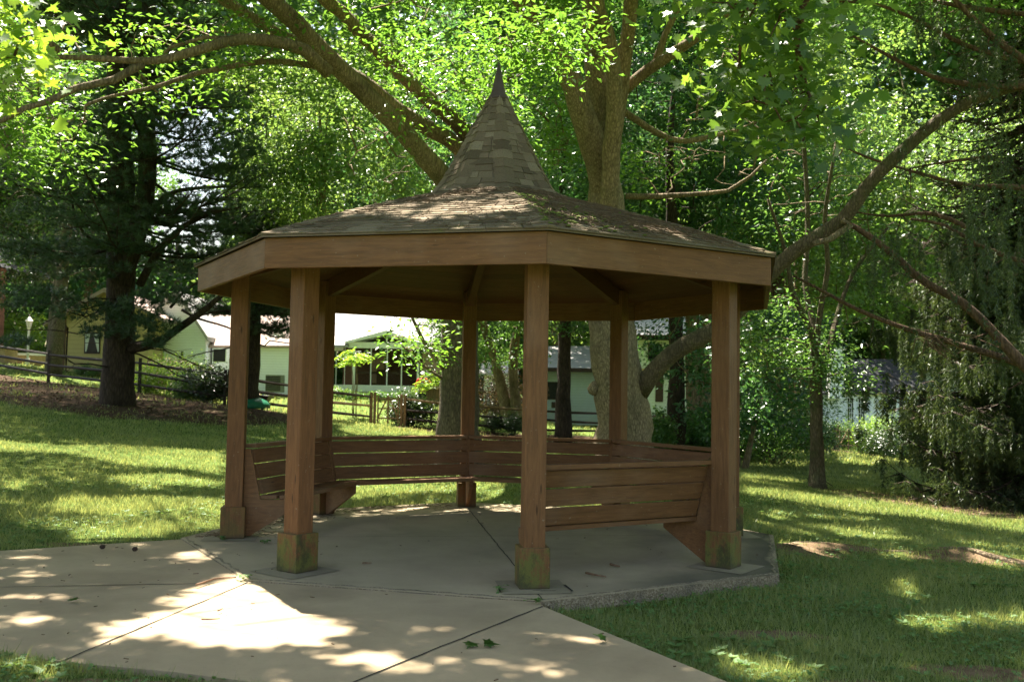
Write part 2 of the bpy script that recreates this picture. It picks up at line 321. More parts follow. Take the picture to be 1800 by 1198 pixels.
LIT += [[(-0.48, -3.26), (-0.18, -3.07), (0.27, -3.18), (0.02, -3.45)], [(-0.25, -2.93), (0.12, -2.79), (0.65, -2.85), (0.32, -3.08)], [(0.14, -3.22), (0.39, -3.05), (0.81, -3.14), (0.59, -3.39)], [(-0.1, -2.56), (0.12, -2.37), (0.5, -2.48), (0.32, -2.75)], [(-1.43, -2.23), (-1.13, -2.09), (-0.68, -2.15), (-0.93, -2.38)], [(0.62, -2.81), (0.77, -2.62), (1.07, -2.73), (0.97, -3.0)], [(-1.0, -2.68), (-0.78, -2.54), (-0.4, -2.6), (-0.58, -2.83)], [(1.22, -2.54), (1.37, -2.39), (1.67, -2.47), (1.57, -2.67)], [(-1.78, -1.49), (-1.63, -1.24), (-1.33, -1.42), (-1.43, -1.72)], [(0.48, -2.21), (0.59, -2.02), (0.86, -2.13), (0.8, -2.4)], [(2.02, -2.23), (2.17, -2.09), (2.47, -2.15), (2.37, -2.38)], [(-0.68, -2.13), (-0.53, -1.99), (-0.23, -2.05), (-0.33, -2.28)], [(0.25, -1.83), (0.32, -1.69), (0.55, -1.75), (0.52, -1.98)], [(-0.25, -3.0), (0.1, -2.9), (0.45, -2.97), (0.21, -3.1)], [(0.25, -2.6), (0.55, -2.5), (0.85, -2.57), (0.64, -2.7)], [(-0.45, -2.4), (-0.2, -2.32), (0.05, -2.38), (-0.12, -2.48)], [(-1.3, -2.0), (-1.0, -1.9), (-0.7, -1.97), (-0.91, -2.1)], [(1.15, -3.0), (1.4, -2.92), (1.65, -2.98), (1.47, -3.08)], [(-0.3, -1.7), (-0.05, -1.62), (0.2, -1.68), (0.02, -1.78)], [(-1.95, -1.9), (-1.7, -1.78), (-1.45, -1.86), (-1.62, -2.02)], [(0.0, -3.3), (0.35, -3.05), (0.8, -3.1), (1.0, -3.35), (0.7, -3.6), (0.25, -3.55)], [(-0.6, -2.95), (-0.15, -2.75), (0.15, -2.95), (-0.2, -3.2)], [(0.9, -2.75), (1.2, -2.55), (1.4, -2.8), (1.05, -3.0)], [(-1.75, -2.3), (-1.4, -2.1), (-1.15, -2.4), (-1.5, -2.6)], [(2.45, -2.1), (2.8, -1.95), (2.95, -2.3), (2.6, -2.4)], [(-2.2, -1.6), (-1.95, -1.4), (-1.8, -1.65), (-2.05, -1.85)], [(0.3, -2.35), (0.7, -2.2), (0.75, -2.4), (0.45, -2.55)], [(-0.15, -3.6), (0.1, -3.2), (0.5, -2.95), (1.0, -3.0), (1.2, -3.4), (1.0, -3.75), (0.3, -3.7)], [(-0.9, -3.0), (-0.5, -2.7), (-0.2, -2.85), (-0.4, -3.25), (-0.7, -3.3)]]
LIT += [[(-17.5, 33), (-1.5, 33), (-1.5, 42.5), (-17.5, 42.5)]]
#LIT
_dr = np.random.default_rng(314)      # small random holes in the canopy: dapples
for _ in range(170):
    x_, y_ = _dr.uniform(-13, 17), _dr.uniform(-6.5, 24)
    if math.hypot(x_, y_) < 3.3 and _dr.random() < .8: continue
    if x_ < 3 and y_ < -2 and _dr.random() < .4: continue
    r_ = _dr.uniform(.08, .28)*(1+.03*max(0, y_)); n_ = 7; LIT.append([(x_+r_*(.7+.6*_dr.random())*math.cos(i*2*math.pi/n_)*1.3, y_+r_*(.7+.6*_dr.random())*math.sin(i*2*math.pi/n_)) for i in range(n_)])
for _ in range(95):
    x_, y_ = _dr.uniform(-6, 2.2), _dr.uniform(-6.2, -.9)
    if math.hypot(x_, y_+.9) < 2.9: continue
    r_ = _dr.uniform(.06, .17); n_ = 6; LIT.append([(x_+r_*(.7+.7*_dr.random())*math.cos(i*2*math.pi/n_)*1.4, y_+r_*(.7+.6*_dr.random())*math.sin(i*2*math.pi/n_)) for i in range(n_)])
for _ in range(60):
    x_, y_ = _dr.uniform(1.5, 8), _dr.uniform(-5, 4)
    if math.hypot(x_, y_) < 3.5: continue
    r_ = _dr.uniform(.08, .26); n_ = 6; LIT.append([(x_+r_*(.7+.7*_dr.random())*math.cos(i*2*math.pi/n_)*1.4, y_+r_*(.7+.6*_dr.random())*math.sin(i*2*math.pi/n_)) for i in range(n_)])
def sun_ok(P, rng, keep=.0):
    """True for leaves whose shadow does not land in a sunlit gap of the canopy"""
    g = np.zeros(len(P)); 
    for _ in range(2):
        t = (P[:, 2]-g)/SUN[2]; X = P[:, 0]-SUN[0]*t; Y = P[:, 1]-SUN[1]*t; g = ground(X, Y)
    X = X+rng.normal(0, .06, len(P)); Y = Y+rng.normal(0, .06, len(P))
    bad = np.zeros(len(P), bool)
    for poly in LIT:
        q = np.array(poly); m_ = (X > q[:, 0].min()) & (X < q[:, 0].max()) & (Y > q[:, 1].min()) & (Y < q[:, 1].max()); ix = np.nonzero(m_)[0]
        if len(ix): bad[ix] |= inpoly(X[ix], Y[ix], poly)
    bad &= (P[:, 2]-g > 4.0) & (rng.random(len(P)) > keep)
    return ~bad

# ------------------------------------------------------------------ ground
PATH = [(-3.17, -.44), (-4.59, -1.29), (-9, -3.9), (-13, -6.2), (-13, -9), (-6.5, -5.3), (-4.2, -4.75), (-2.83, -4.72), (-2.34, -4.9), (-1.7, -5.05), (-1.1, -5.26), (-.6, -5.7), (.4, -8), (.9, -12), (4.2, -12), (2.7, -7.6), (1.37, -5.15), (.418, -3.31), (0, 0)]
OCT = [tuple(vt(k, RS, 0)[:2]) for k in range(1, 9)]
def groundmat():
    m = M('lawn_ground'); n1 = m.noise(.35, 6, .65); n2 = m.noise(9, 5, .7); n3 = m.noise(60, 3, .7); n4 = m.noise(1.3, 5, .7)
    c = m.mix((.05, .085, .017), (.10, .15, .028), m.ramp(n2, [(.3, 0.), (.7, 1.)]))
    c = m.mix(c, (.13, .16, .035), m.math('MULTIPLY', m.ramp(n1, [(.45, 0.), (.7, 1.)]), .6))
    c = m.mix(c, (.13, .085, .045), m.math('MULTIPLY', m.ramp(n4, [(.60, 0.), (.74, 1.)]), .55))
    mul = m.mix((.028, .016, .010), (.095, .056, .035), m.ramp(m.noise(14, 6, .75), [(.3, 0.), (.75, 1.)]))
    mul = m.mix(mul, (.06, .08, .02), m.math('MULTIPLY', m.ramp(m.noise(2.2, 5, .7), [(.52, 0.), (.66, 1.)]), .6))
    soil = m.mix((.11, .072, .042), (.21, .145, .088), m.ramp(n2, [(.3, 0.), (.7, 1.)]))
    a = m.math('ADD', m.attr('mulch'), m.math('MULTIPLY', m.math('SUBTRACT', n2, .5), .9)); c = m.mix(c, mul, m.ramp(a, [(.42, 0.), (.58, 1.)]))
    b = m.math('ADD', m.attr('soil'), m.math('MULTIPLY', m.math('SUBTRACT', n2, .5), .9)); c = m.mix(c, soil, m.ramp(b, [(.42, 0.), (.6, 1.)]))
    m.col(c); m.p.inputs["Roughness"].default_value = .95; m.p.inputs["Specular IOR Level"].default_value = .1; m.bump(m.math('ADD', n3, n2), .7, .03); return m.m
MULCH = [(-19, 20.5), (-14.5, 19.5), (-10.4, 19.9), (-8, 21.0), (-5.6, 22.3), (-4.6, 24.0), (-3.2, 24.2), (-1.5, 20), (1, 18), (4, 20), (8, 24), (13, 33), (19, 38), (24, 39), (24, 43), (18, 42), (7, 34), (1, 30), (-3.8, 26.3), (-7.4, 24.6), (-9.1, 23.2), (-12.3, 24.3), (-17, 27), (-24, 30), (-24, 22)]
MULCH = [(-24, 17), (-16.5, 17), (-12.2, 14.4), (-9.6, 13.6), (-7.0, 15.0), (-5.2, 17.8), (-5.0, 22.3), (-4.6, 24.4), (-3.4, 24.2), (-2.2, 20.5), (1, 19), (4, 21), (8, 26), (13, 34), (19, 38), (24, 38), (24, 42), (18, 41), (7, 33), (1, 28.6), (-3.8, 26.4), (-7.4, 24.6), (-9.1, 22.6), (-12.3, 23.5), (-16.9, 26.4), (-24, 28.6)]
SOIL = [((3.6, .25), .75, .28), ((5.5, .1), 1.1, .3), ((2.3, -4.9), .5, .25), ((3.2, -4.3), .6, .2), ((3.4, -.1), .4, .5), ((-3.9, -.75), .7, .14), ((12, 14), 2.2, 1.2), ((9.5, 9), 3, 2.6), ((-3.9, 24.6), 1.6, 1.6), ((2.3, 6.4), 1.1, 1.1), ((2.0, -3.6), .5, .15), ((-1.9, -5.2), 1.0, .10)]
def fields(x, y):
    mu = np.clip(.5-polyd(x, y, MULCH)/2.0, 0, 1)
    for cx_, cy_, r in ((-.6, 8.0, 1.2),): mu = np.maximum(mu, np.clip(1.1-np.hypot(x-cx_, y-cy_)/r*.6, 0, 1))
    so_ = np.zeros(len(x))
    for (c, a, b) in SOIL: so_ = np.maximum(so_, np.clip(1.2-np.hypot((x-c[0])/a, (y-c[1])/b)*.75, 0, 1))
    d = np.minimum(polyd(x, y, OCT), polyd(x, y, PATH)); so_ = np.maximum(so_, np.clip(.62-np.abs(d)/.22, 0, .62))
    return mu, so_
_rg = np.random.default_rng(5)
def hfield(x, y):
    z = ground(x, y); z = z+.025*np.sin(x*1.9+y*1.1)*np.cos(y*1.7-x*.6)
    for (cx_, cy_, a, b, h) in ((3.55, .15, .55, .16, .06), (5.3, .35, .5, .2, .09), (4.0, .28, .6, .1, .05), (2.3, 6.4, 1.3, 1.3, .12), (-.6, 8, 1, 1, .1)):
        z = z+h*np.exp(-((x-cx_)/a)**2-((y-cy_)/b)**2)
    d = np.minimum(polyd(x, y, OCT), polyd(x, y, PATH))
    return np.where(d < .02, np.minimum(z, -.06), np.minimum(z, np.where(d < .5, -.02+np.maximum(d, 0)*.12, 99)))
s = np.linspace(-1, 1, 520); gx = np.sinh(s*5.2)/np.sinh(5.2)*700; gy = gx-2
X, Y = np.meshgrid(gx, gy, indexing='ij'); X = X.ravel(); Y = Y.ravel(); Z = hfield(X, Y); n = 520
i, j = np.meshgrid(np.arange(n-1), np.arange(n-1), indexing='ij'); i = i.ravel(); j = j.ravel()
me = npmesh('ground', np.stack([X, Y, Z], 1), np.stack([i*n+j, (i+1)*n+j, (i+1)*n+j+1, i*n+j+1], 1), smooth=True)
mu, so_ = fields(X, Y)
for nm, v in (('mulch', mu), ('soil', so_)):
    a = me.attributes.new(nm, 'FLOAT', 'POINT'); a.data.foreach_set("value", v.astype(np.float32))
tag(link('ground', me, groundmat()), kind='structure')
hz = lambda x, y: float(hfield(np.array([x]), np.array([y]))[0])

# path: flat sheet with a little thickness
def prism(name, poly, z0, z1, mat, parent=None, bevel=0):
    b = MB(); n = len(poly)
    b.add([(x, y, z0) for x, y in poly]+[(x, y, z1) for x, y in poly], [tuple(range(n-1, -1, -1)), tuple(range(n, 2*n))]+[(i, (i+1) % n, n+(i+1) % n, n+i) for i in range(n)])
    return b.build(name, mat, parent, bevel=bevel)
path = prism('path', PATH, -.25, -.012, mt['path']); tag(path, kind='structure')
def strip(b, p, q, wd, z):
    p = np.array(p, float); q = np.array(q, float); d = q-p; L = np.linalg.norm(d); d /= L; nrm = np.array([-d[1], d[0]]); m = max(2, int(L/.12)); V = []
    for i in range(m+1):
        c = p+d*L*i/m+nrm*_rg.normal(0, .003); k = wd/2*(.7+.6*_rg.random()); V += [(*(c-nrm*k), z), (*(c+nrm*k), z)]
    b.add(V, [(2*i, 2*i+1, 2*i+3, 2*i+2) for i in range(m)])
b = MB()
for p, q in (((-2.38, -4.90), (-1.93, -2.60)), ((-.80, -5.40), (.41, -3.32)), ((-6.5, -3.4), (-2.2, -2.66)), ((-4.85, -1.5), (-5.0, -4.75)), ((.3, -8), (2.72, -7.62))): strip(b, p, q, .012, -.0075)
b.build('joint', mt['dark'], path)
# slab
slab = prism('slab', OCT, -.3, 0, mt['slab']); tag(slab, kind='structure')
b = MB()
for k in range(1, 9):
    # rough exposed band along the edge
    N = 26
    for i in range(N):
        P0 = vt(k, 1, 0)*(1-i/N)+vt(k+1, 1, 0)*(i/N); P1 = vt(k, 1, 0)*(1-(i+1)/N)+vt(k+1, 1, 0)*((i+1)/N)
        a, c = RS-.05-.02*math.sin(i*2.1+k), RS-.05-.02*math.sin((i+1)*2.1+k)
        b.add([P0*a+(0, 0, .0045), P0*(RS+.008)+(0, 0, -.006), P1*(RS+.008)+(0, 0, -.006), P1*c+(0, 0, .0045)], [(0, 1, 2, 3)])
        b.add([P0*(RS+.008)+(0, 0, -.006), P0*(RS+.018)+(0, 0, -.24), P1*(RS+.018)+(0, 0, -.24), P1*(RS+.008)+(0, 0, -.006)], [(0, 1, 2, 3)])
b.build('slab_edge', mt['aggregate'], slab)
b = MB()
strip(b, vt(7, RS-.08, 0)[:2], vt(3, RS-.02, 0)[:2], .009, .0045); strip(b, vt(1, RS-.08, 0)[:2], vt(5, RS-.08, 0)[:2], .006, .0046)
r3 = vt(3, 1, 0)[:2]; t3 = np.array([-r3[1], r3[0]])
for o_, L in ((-.27, .16), (.27, .16)): strip(b, r3*(RP-.03)+t3*o_, r3*(RP+.22)+t3*o_*1.05, .016, .009)
strip(b, r3*(RP+.17)+t3*-.02, r3*(RP+.2)+t3*.16, .008, .009)
b.build('joint', mt['dark'], slab)
b = MB()
for k in range(1, 9):
    c = vt(k, RP+.02, 0); r = vt(k, 1, 0); t = np.array([-r[1], r[0], 0])
    q = [c+(r*a+t*e)*.27+(0, 0, .0048) for a, e in ((-1, -1), (1, -1), (1, 1), (-1, 1))]
    b.add(q, [(0, 1, 2, 3)])
b.build('footing_patch', mt['patch'], slab)

# ------------------------------------------------------------------ gazebo
gaz = root('gazebo', (0, 0, 0), 'brown octagonal timber gazebo with pointed shingle roof and slatted benches', 'gazebo')
def sweep(b, k, quad, ia=0., ib=0., t=.5, k2=None):
    A = vt(k, 1, 0); B = vt(k2 if k2 is not None else k+1, 1, 0); e = (B-A)/np.linalg.norm(B-A)
    P = [A*r+(0, 0, z)+e*ia for r, z in quad]; Q = [B*r+(0, 0, z)-e*ib for r, z in quad]
    b.hexa(P+Q, t)
def boardx(name, k, quad, ia, ib, mat, parent, bevel=.004, t=.5):
    """a board with its own local frame: x along the board so that the grain follows it"""
    A = vt(k, 1, 0); B = vt(k+1, 1, 0); e = (B-A)/np.linalg.norm(B-A); ang = math.atan2(e[1], e[0])
    b = MB(); sweep(b, k, quad, ia, ib, t); o = b.build(name, mat, parent, bevel=bevel)
    Mx = Matrix.Rotation(ang, 4, 'Z') @ Matrix.Translation((k*3.1, k*.7, random.Random(k*7+len(name)+int(quad[0][1]*100)).random()*3)); o.data.transform(Mx.inverted()); o.matrix_basis = Mx; return o
hw, pw = .123, .088
NOTCH = 2.30
for k in range(1, 9):
    r = vt(k, 1, 0); ang = math.atan2(r[1], r[0])
    b = MB(); b.box((-pw, -pw, .30), (pw, pw, 2.90)); o = b.build('post', mt['wood_v'], gaz, bevel=.007)
    o.location = vt(k, RP, 0); o.rotation_euler = (0, 0, ang)
    if k == 3: o['label'] = 'front post with a pale scuff'
    b = MB(); b.box((-hw, -hw, .006), (hw, hw, .325)); p = b.build('plinth', mt['plinth'] if k in (3, 4, 5, 2) else mt['plinth_clean'], o, bevel=.006)
    p.matrix_parent_inverse = Matrix()
    if k in (3, 4): p['label'] = 'moss stained plinth'
    # inclined hip rafter
    b = MB()
    prof = [(RP-.05, 2.70), (RP-.05, 2.905), (.2, 3.665), (.2, 3.47)]
    t = np.array([-r[1], r[0], 0])*.045; n = len(prof)
    b.add([r*q+(0, 0, z)-t for q, z in prof]+[r*q+(0, 0, z)+t for q, z in prof], [tuple(range(n)), tuple(range(2*n-1, n-1, -1))]+[(i, n+i, n+(i+1) % n, (i+1) % n) for i in range(n)])
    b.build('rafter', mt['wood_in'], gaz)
for k in range(1, 9):
    boardx('fascia', k, [(RF-.045, HF), (RF, HF), (RF, HF+HH), (RF-.045, HF+HH)], 0.001, 0.001, mt['wood_x'], gaz)
# ceiling boards
b = MB(); r0 = RF-.05
while r0 > .2:
    r1 = max(r0-.14, .12); z = lambda r: 2.905+(RP-r)*.30
    for k in range(1, 9): sweep(b, k, [(r1+.012, z(r1)), (r0, z(r0)), (r0, z(r0)+.02), (r1+.012, z(r1)+.02)], t=.3+.4*_rg.random())
    r0 = r1
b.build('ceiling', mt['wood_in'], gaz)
# roof
PROF = [(3.17, 2.815), (2.5, 3.06), (2.0, 3.23), (1.5, 3.395), (1.0, 3.545), (.80, 3.62), (.67, 3.71), (.56, 3.89), (.44, 4.11), (.32, 4.35), (.21, 4.56), (.115, 4.74), (.08, 4.82)]
pr_ = np.array(PROF); seg = np.r_[0, np.cumsum(np.hypot(*np.diff(pr_, axis=0).T))]
def rz(sv): return np.array([np.interp(sv, seg, pr_[:, 0]), np.interp(sv, seg, pr_[:, 1])])
b = MB()
for k in range(1, 9):       # deck below the shingles
    for i in range(len(PROF)-1):
        (ra, za), (rb, zb) = PROF[i], PROF[i+1]
        sweep(b, k, [(rb, zb-.05), (ra, za-.018), (ra, za-.003), (rb, zb-.012)])
rb_ = MB(); L = seg[-1]; sv = 0.0; ci = 0
while sv < L-.03:
    step = .125 if sv < seg[4] else .09
    a0 = rz(sv); a1 = rz(min(L, sv+step+.03)); a0o = a0.copy()
    d = (a1-a0)/np.linalg.norm(a1-a0); nr = np.array([-d[1], d[0]]);  nr = nr if nr[1] > 0 else -nr
    lift = .0075 if sv < seg[4] else .012
    for k in range(1, 9):
        A = vt(k, 1, 0); B = vt(k+1, 1, 0); W = np.linalg.norm((B-A)*a0[0]); nt_ = max(1, int(round(W/(.30 if sv < seg[4] else .19)))); off = _rg.random()*.6 if nt_ > 1 else 0
        cuts = [0]+[min(.995, max(.005, (i+off)/nt_)) for i in range(1 if off > .25 else 1, nt_)]+[1]
        for u0, u1 in zip(cuts[:-1], cuts[1:]):
            jl = lift+_rg.normal(0, .0018); js = _rg.normal(0, .006); g = .004/max(W, .1)
            def pt(u, q, h): return (A*(1-u)+B*u)*(q[0]+nr[0]*h)+np.array([0, 0, q[1]+nr[1]*h])
            q0 = a0-d*(js+.004); q1 = a1
            b_, t_ = u0+g, u1-g
            if t_ <= b_: continue
            P = [pt(b_, q0, .002), pt(t_, q0, .002), pt(t_, q1, -.004), pt(b_, q1, -.004), pt(b_, q0, jl+abs(_rg.normal(0, .0022))), pt(t_, q0, jl+abs(_rg.normal(0, .0022))), pt(t_, q1, .002), pt(b_, q1, .002)]
            rb_.hexa(P, float(np.clip(_rg.normal(.45, .28), 0, 1)))
    sv += step; ci += 1
rfd = b.build('roof', mt['shingle'], gaz)
rfs = rb_.build('shingles', mt['shingle'], rfd)
# hip caps
b = MB()
for k in range(1, 9):
    sv = -.01; r = vt(k, 1, 0); t = np.array([-r[1], r[0], 0])
    while sv < L-.12:
        q0 = rz(max(0, sv)); q1 = rz(min(L, sv+.17)); w0 = min(.11, q0[0]*.24); w1 = min(.10, q1[0]*.24)
        d = (q1-q0)/np.linalg.norm(q1-q0); nr = np.array([-d[1], d[0]]); nr = nr if nr[1] > 0 else -nr
        def P(q, s_, h):
            dr = abs(s_)*math.tan(rad(22.5)); sl_ = d[1]/(-d[0]+1e-6) if abs(d[0]) > .05 else 0
            base = r*(q[0]-dr*.95+nr[0]*h)+t*s_+np.array([0, 0, q[1]+nr[1]*h]); return base
        h0 = .024+_rg.normal(0, .002); h1 = .014
        V = [P(q0, -w0, h0-.012), P(q0, 0, h0), P(q0, w0, h0-.012), P(q1, -w1, h1-.008), P(q1, 0, h1), P(q1, w1, h1-.008), P(q0, -w0, .005), P(q0, 0, .0), P(q0, w0, .005)]
        b.add(V, [(0, 1, 4, 3), (1, 2, 5, 4), (6, 7, 1, 0), (7, 8, 2, 1)], float(np.clip(_rg.normal(.5, .22), 0, 1))); sv += .125
b.build('hip_cap', mt['shingle'], rfd)
b = MB(); b.lathe((0, 0, 0), [(.125, 4.76), (.108, 4.80), (.088, 4.83), (.078, 4.85), (.003, 5.21)], 20); sp = b.build('spire_cap', mt['metal_cap'], gaz, smooth=False)
sp.data.polygons.foreach_set("use_smooth", np.ones(len(sp.data.polygons), bool))
# benches
for k in (3, 4, 5, 6, 7, 8):
    bn = bpy.data.objects.new('bench', None); sc.collection.objects.link(bn); bn.parent = gaz; bn.empty_display_size = .1
    rr = lambda z: RP-.115-(.93-z)*.26
    sa, sb = (.06 if k in (3, 4, 8) else .012, .06 if k in (3, 8) else .012)
    for z0, z1 in ((.765, .905), (.605, .752), (.445, .590)):
        boardx('back_board', k, [(rr(z0)-.02, z0), (rr(z0)+.018, z0), (rr(z1)+.018, z1), (rr(z1)-.02, z1)], sa, sb, mt['wood_x'], bn)
    boardx('top_rail', k, [(rr(.93)-.045, .922), (rr(.93)+.075, .922), (rr(.93)+.075, .962), (rr(.93)-.045, .962)], .004 if k != 3 else .09, .004 if k != 8 else .09, mt['wood_x'], bn)
    for j_, (a_, c_) in enumerate(((RP-.42, RP-.25), (RP-.62, RP-.45))):
        boardx('seat_board', k, [(a_, .395), (c_, .392), (c_, .432), (a_, .436)], .004, .004, mt['wood_x'], bn)
for k in (3, 4, 5, 6, 7, 8, 9):
    kk = k if k < 9 else 1
    r = vt(kk, 1, 0); t = np.array([-r[1], r[0], 0])*.022
    prof = [(RP-pw-.004, .02), (RP-pw-.004, .915), (RP-.15, .915), (RP-.262, .39), (RP-.60, .39), (RP-.60, .30), (RP-.17, .02)]
    b = MB(); n = len(prof); b.add([r*q+(0, 0, z)-t for q, z in prof]+[r*q+(0, 0, z)+t for q, z in prof], [tuple(range(n)), tuple(range(2*n-1, n-1, -1))]+[(i, n+i, n+(i+1) % n, (i+1) % n) for i in range(n)])
    b.build('bench_bracket', mt['wood_x'], gaz)

# pine straw and moss lying on the roof: uncountable
def roofpt(k, u, sv_, h):
    q = rz(sv_); A = vt(k, 1, 0); B = vt(k+1, 1, 0); return (A*(1-u)+B*u)*q[0]+np.array([0, 0, q[1]+h])
rg = np.random.default_rng(11); b = MB()
for _ in range(4200):
    k = int(rg.choice([1, 2, 2, 3, 3, 3, 8, 4])); u = rg.random(); s_ = rg.random()**.9*seg[5]
    if k == 3 and rg.random() < .3: s_ = .3+rg.random()*1.2
    dens = .5+.5*math.sin(u*9+k*2+s_*3)*math.cos(s_*5+u*4)
    if rg.random() > dens+(.5 if k == 3 else .05): continue
    L_ = abs(rg.normal(.07, .04))+.03; 
    ds = rg.normal(0, L_); du = rg.normal(0, L_)/max(.4, rz(s_)[0]); s2 = min(seg[5], max(0, s_+ds)); u2 = min(1, max(0, u+du))
    b.bar(roofpt(k, u, s_, (.014+rg.random()*.012)), roofpt(k, u2, s2, (.014+rg.random()*.014))+1e-4, .0035+.004*rg.random(), .003)
tag(b.build('pine_straw', mt['straw']), 'brown pine straw and twigs scattered over the gazebo roof shingles', 'pine straw', kind='stuff')
b = MB()
for _ in range(170):
    k = 3; u = abs(rg.normal(0, .22)); s_ = rg.random()*seg[5]*.8+.1
    if u > 1: continue
    c = roofpt(k, u, s_, .012); r_ = .012+.02*rg.random(); b.lathe(c, [(r_, 0), (r_*.8, .008), (r_*.3, .014)], 6)
tag(b.build('roof_moss', mt['moss']), 'green moss cushions along the front hip of the gazebo roof', 'moss', kind='stuff')
# ------------------------------------------------------------------ foliage tools
def norm(a): return a/(np.linalg.norm(a, axis=-1, keepdims=True)+1e-9)
T_OVAL = (np.array([(0, 0, 0), (-.27, .42, .07), (0, 1, -.08), (.27, .42, .07)]), np.array([(0, 3, 2), (0, 2, 1)]))
_mp = [(0, 0), (.12, .05), (.48, -.02), (.36, .2), (.62, .42), (.33, .44), (.3, .62), (.14, .56), (0, 1.0)]
_mp = _mp+[(-x, y) for x, y in _mp[-2:0:-1]]
T_MAPLE = (np.array([(0, .3, -.03)]+[(x, y, .05*abs(x)-.06*y*y) for x, y in _mp]), np.array([(0, i+1, (i+1) % len(_mp)+1) for i in range(len(_mp))]))
def tuft_template(n, spread, wd, seed):
    r = np.random.default_rng(seed); V = []; F = []
    for i in range(n):
        a = r.random()*6.283; e = spread*(.25+.75*r.random()); d = np.array([math.sin(e)*math.cos(a), math.cos(e), math.sin(e)*math.sin(a)]); L = .7+.5*r.random()
        s = np.cross(d, r.normal(size=3)); s /= np.linalg.norm(s); o = d*.05+np.array([0, -.5*r.random(), 0])*.6
        b = len(V); V += [o-s*wd/2, o+s*wd/2, o+d*L]; F.append((b, b+1, b+2))
    return np.array(V), np.array(F)
T_TUFT = tuft_template(16, 1.15, .11, 1)
T_SPRAY = tuft_template(9, 1.0, .16, 2)
def stamp(P, L, tmpl, rng, N=None, A=None, tint=None, W=1.0):
    """copies of a leaf template at P: N normals, A leaf axis"""
    n = len(P); tv, tf = tmpl
    if N is None: N = norm(rng.normal(size=(n, 3))+(0, 0, .9))
    if A is None: A = rng.normal(size=(n, 3))
    A = norm(A-N*(A*N).sum(1)[:, None]); B = np.cross(A, N)
    L = np.broadcast_to(L, (n,))
    V = P[:, None]+(B[:, None]*tv[None, :, :1]*W+A[:, None]*tv[None, :, 1:2]+N[:, None]*tv[None, :, 2:3])*L[:, None, None]
    F = (np.arange(n)*len(tv))[:, None, None]+tf[None]
    if tint is None: tint = rng.random(n)
    return V.reshape(-1, 3), F.reshape(-1, 3), np.repeat(tint, len(tv))
def crownmesh(name, parts, mat, parent):
    o = 0; Vs, Fs, Ts = [], [], []
    for V, F, T in parts: Vs.append(V); Fs.append(F+o); Ts.append(T); o += len(V)
    me = npmesh(name, np.concatenate(Vs), np.concatenate(Fs), np.clip(np.concatenate(Ts), 0, 1)); return link(name, me, mat, parent)
def around(C, k, sig, rng, flat=.6):
    C = np.asarray(C, float); n = len(C); P = np.repeat(C, k, 0)+rng.normal(size=(n*k, 3))*np.array([sig, sig, sig*flat]); return P, np.repeat(np.arange(n), k)
def resample(P, step):
    P = np.asarray(P, float)
    # Catmull-Rom through the points
    Q = np.vstack([2*P[0]-P[1], P, 2*P[-1]-P[-2]]); out = []
    for i in range(1, len(Q)-2):
        m = max(1, int(np.linalg.norm(Q[i+1]-Q[i])/step))
        for j in range(m):
            t = j/m; out.append(.5*((2*Q[i])+(-Q[i-1]+Q[i+1])*t+(2*Q[i-1]-5*Q[i]+4*Q[i+1]-Q[i+2])*t*t+(-Q[i-1]+3*Q[i]-3*Q[i+1]+Q[i+2])*t**3))
    out.append(P[-1]); return np.array(out)
def limb(b, pts, r0, r1, step=.35, n=10, rg=None, lump=.05, radii=None):
    P = resample(pts, step)
    if radii is None: R = np.linspace(r0, r1, len(P))
    else: R = np.interp(np.linspace(0, 1, len(P)), np.linspace(0, 1, len(radii)), radii)
    if rg is not None:
        ph = rg.random()*9; R = R*(1+lump*np.sin(np.arange(len(P))*1.3+ph)+lump*.6*np.sin(np.arange(len(P))*2.9+ph*2))
        P = P+rg.normal(size=P.shape)*(R*.05)[:, None]
    b.tube(P, R, n, t=.5); return P
def twigs(b, nodes, targets, r, rg, sag=.1, rmax=.05):
    """thin branches from the skeleton to each leaf cluster, nearest first"""
    nodes = [np.asarray(p) for p in nodes]; T = np.asarray(targets); 
    arr = np.array(nodes); d = np.min(np.linalg.norm(T[:, None]-arr[None, ::3], axis=2), axis=1) if len(arr) > 3 else np.linalg.norm(T-arr[0], axis=1)
    order = np.argsort(d)
    buf = np.empty((len(arr)+len(T)*12, 3)); n = len(arr); buf[:n] = arr
    for i in order:
        p = T[i]; dd = np.linalg.norm(buf[:n]-p, axis=1)+np.maximum(0, buf[:n, 2]-p[2])*.6; j = int(np.argmin(dd)); q = buf[j]; L = np.linalg.norm(p-q)
        if L < .12: continue
        m = int(min(10, max(2, L/.45))); t = np.linspace(0, 1, m+1)[:, None]; off = rg.normal(size=3)*L*.10
        Pp = q+(p-q)*t+off*np.sin(t*math.pi)+np.array([0, 0, 1.])*np.sin(t*math.pi)*L*sag
        r0 = min(rmax, r+.012*L); b.tube(Pp, np.linspace(r0, r*.6, m+1), 4)
        buf[n:n+m] = Pp[1:]; n += m
def leaf_axes(P, c, rng, droop=.5):
    d = P-c; d[:, 2] = 0; return norm(norm(d)+rng.normal(size=P.shape)*.6+(0, 0, -droop))

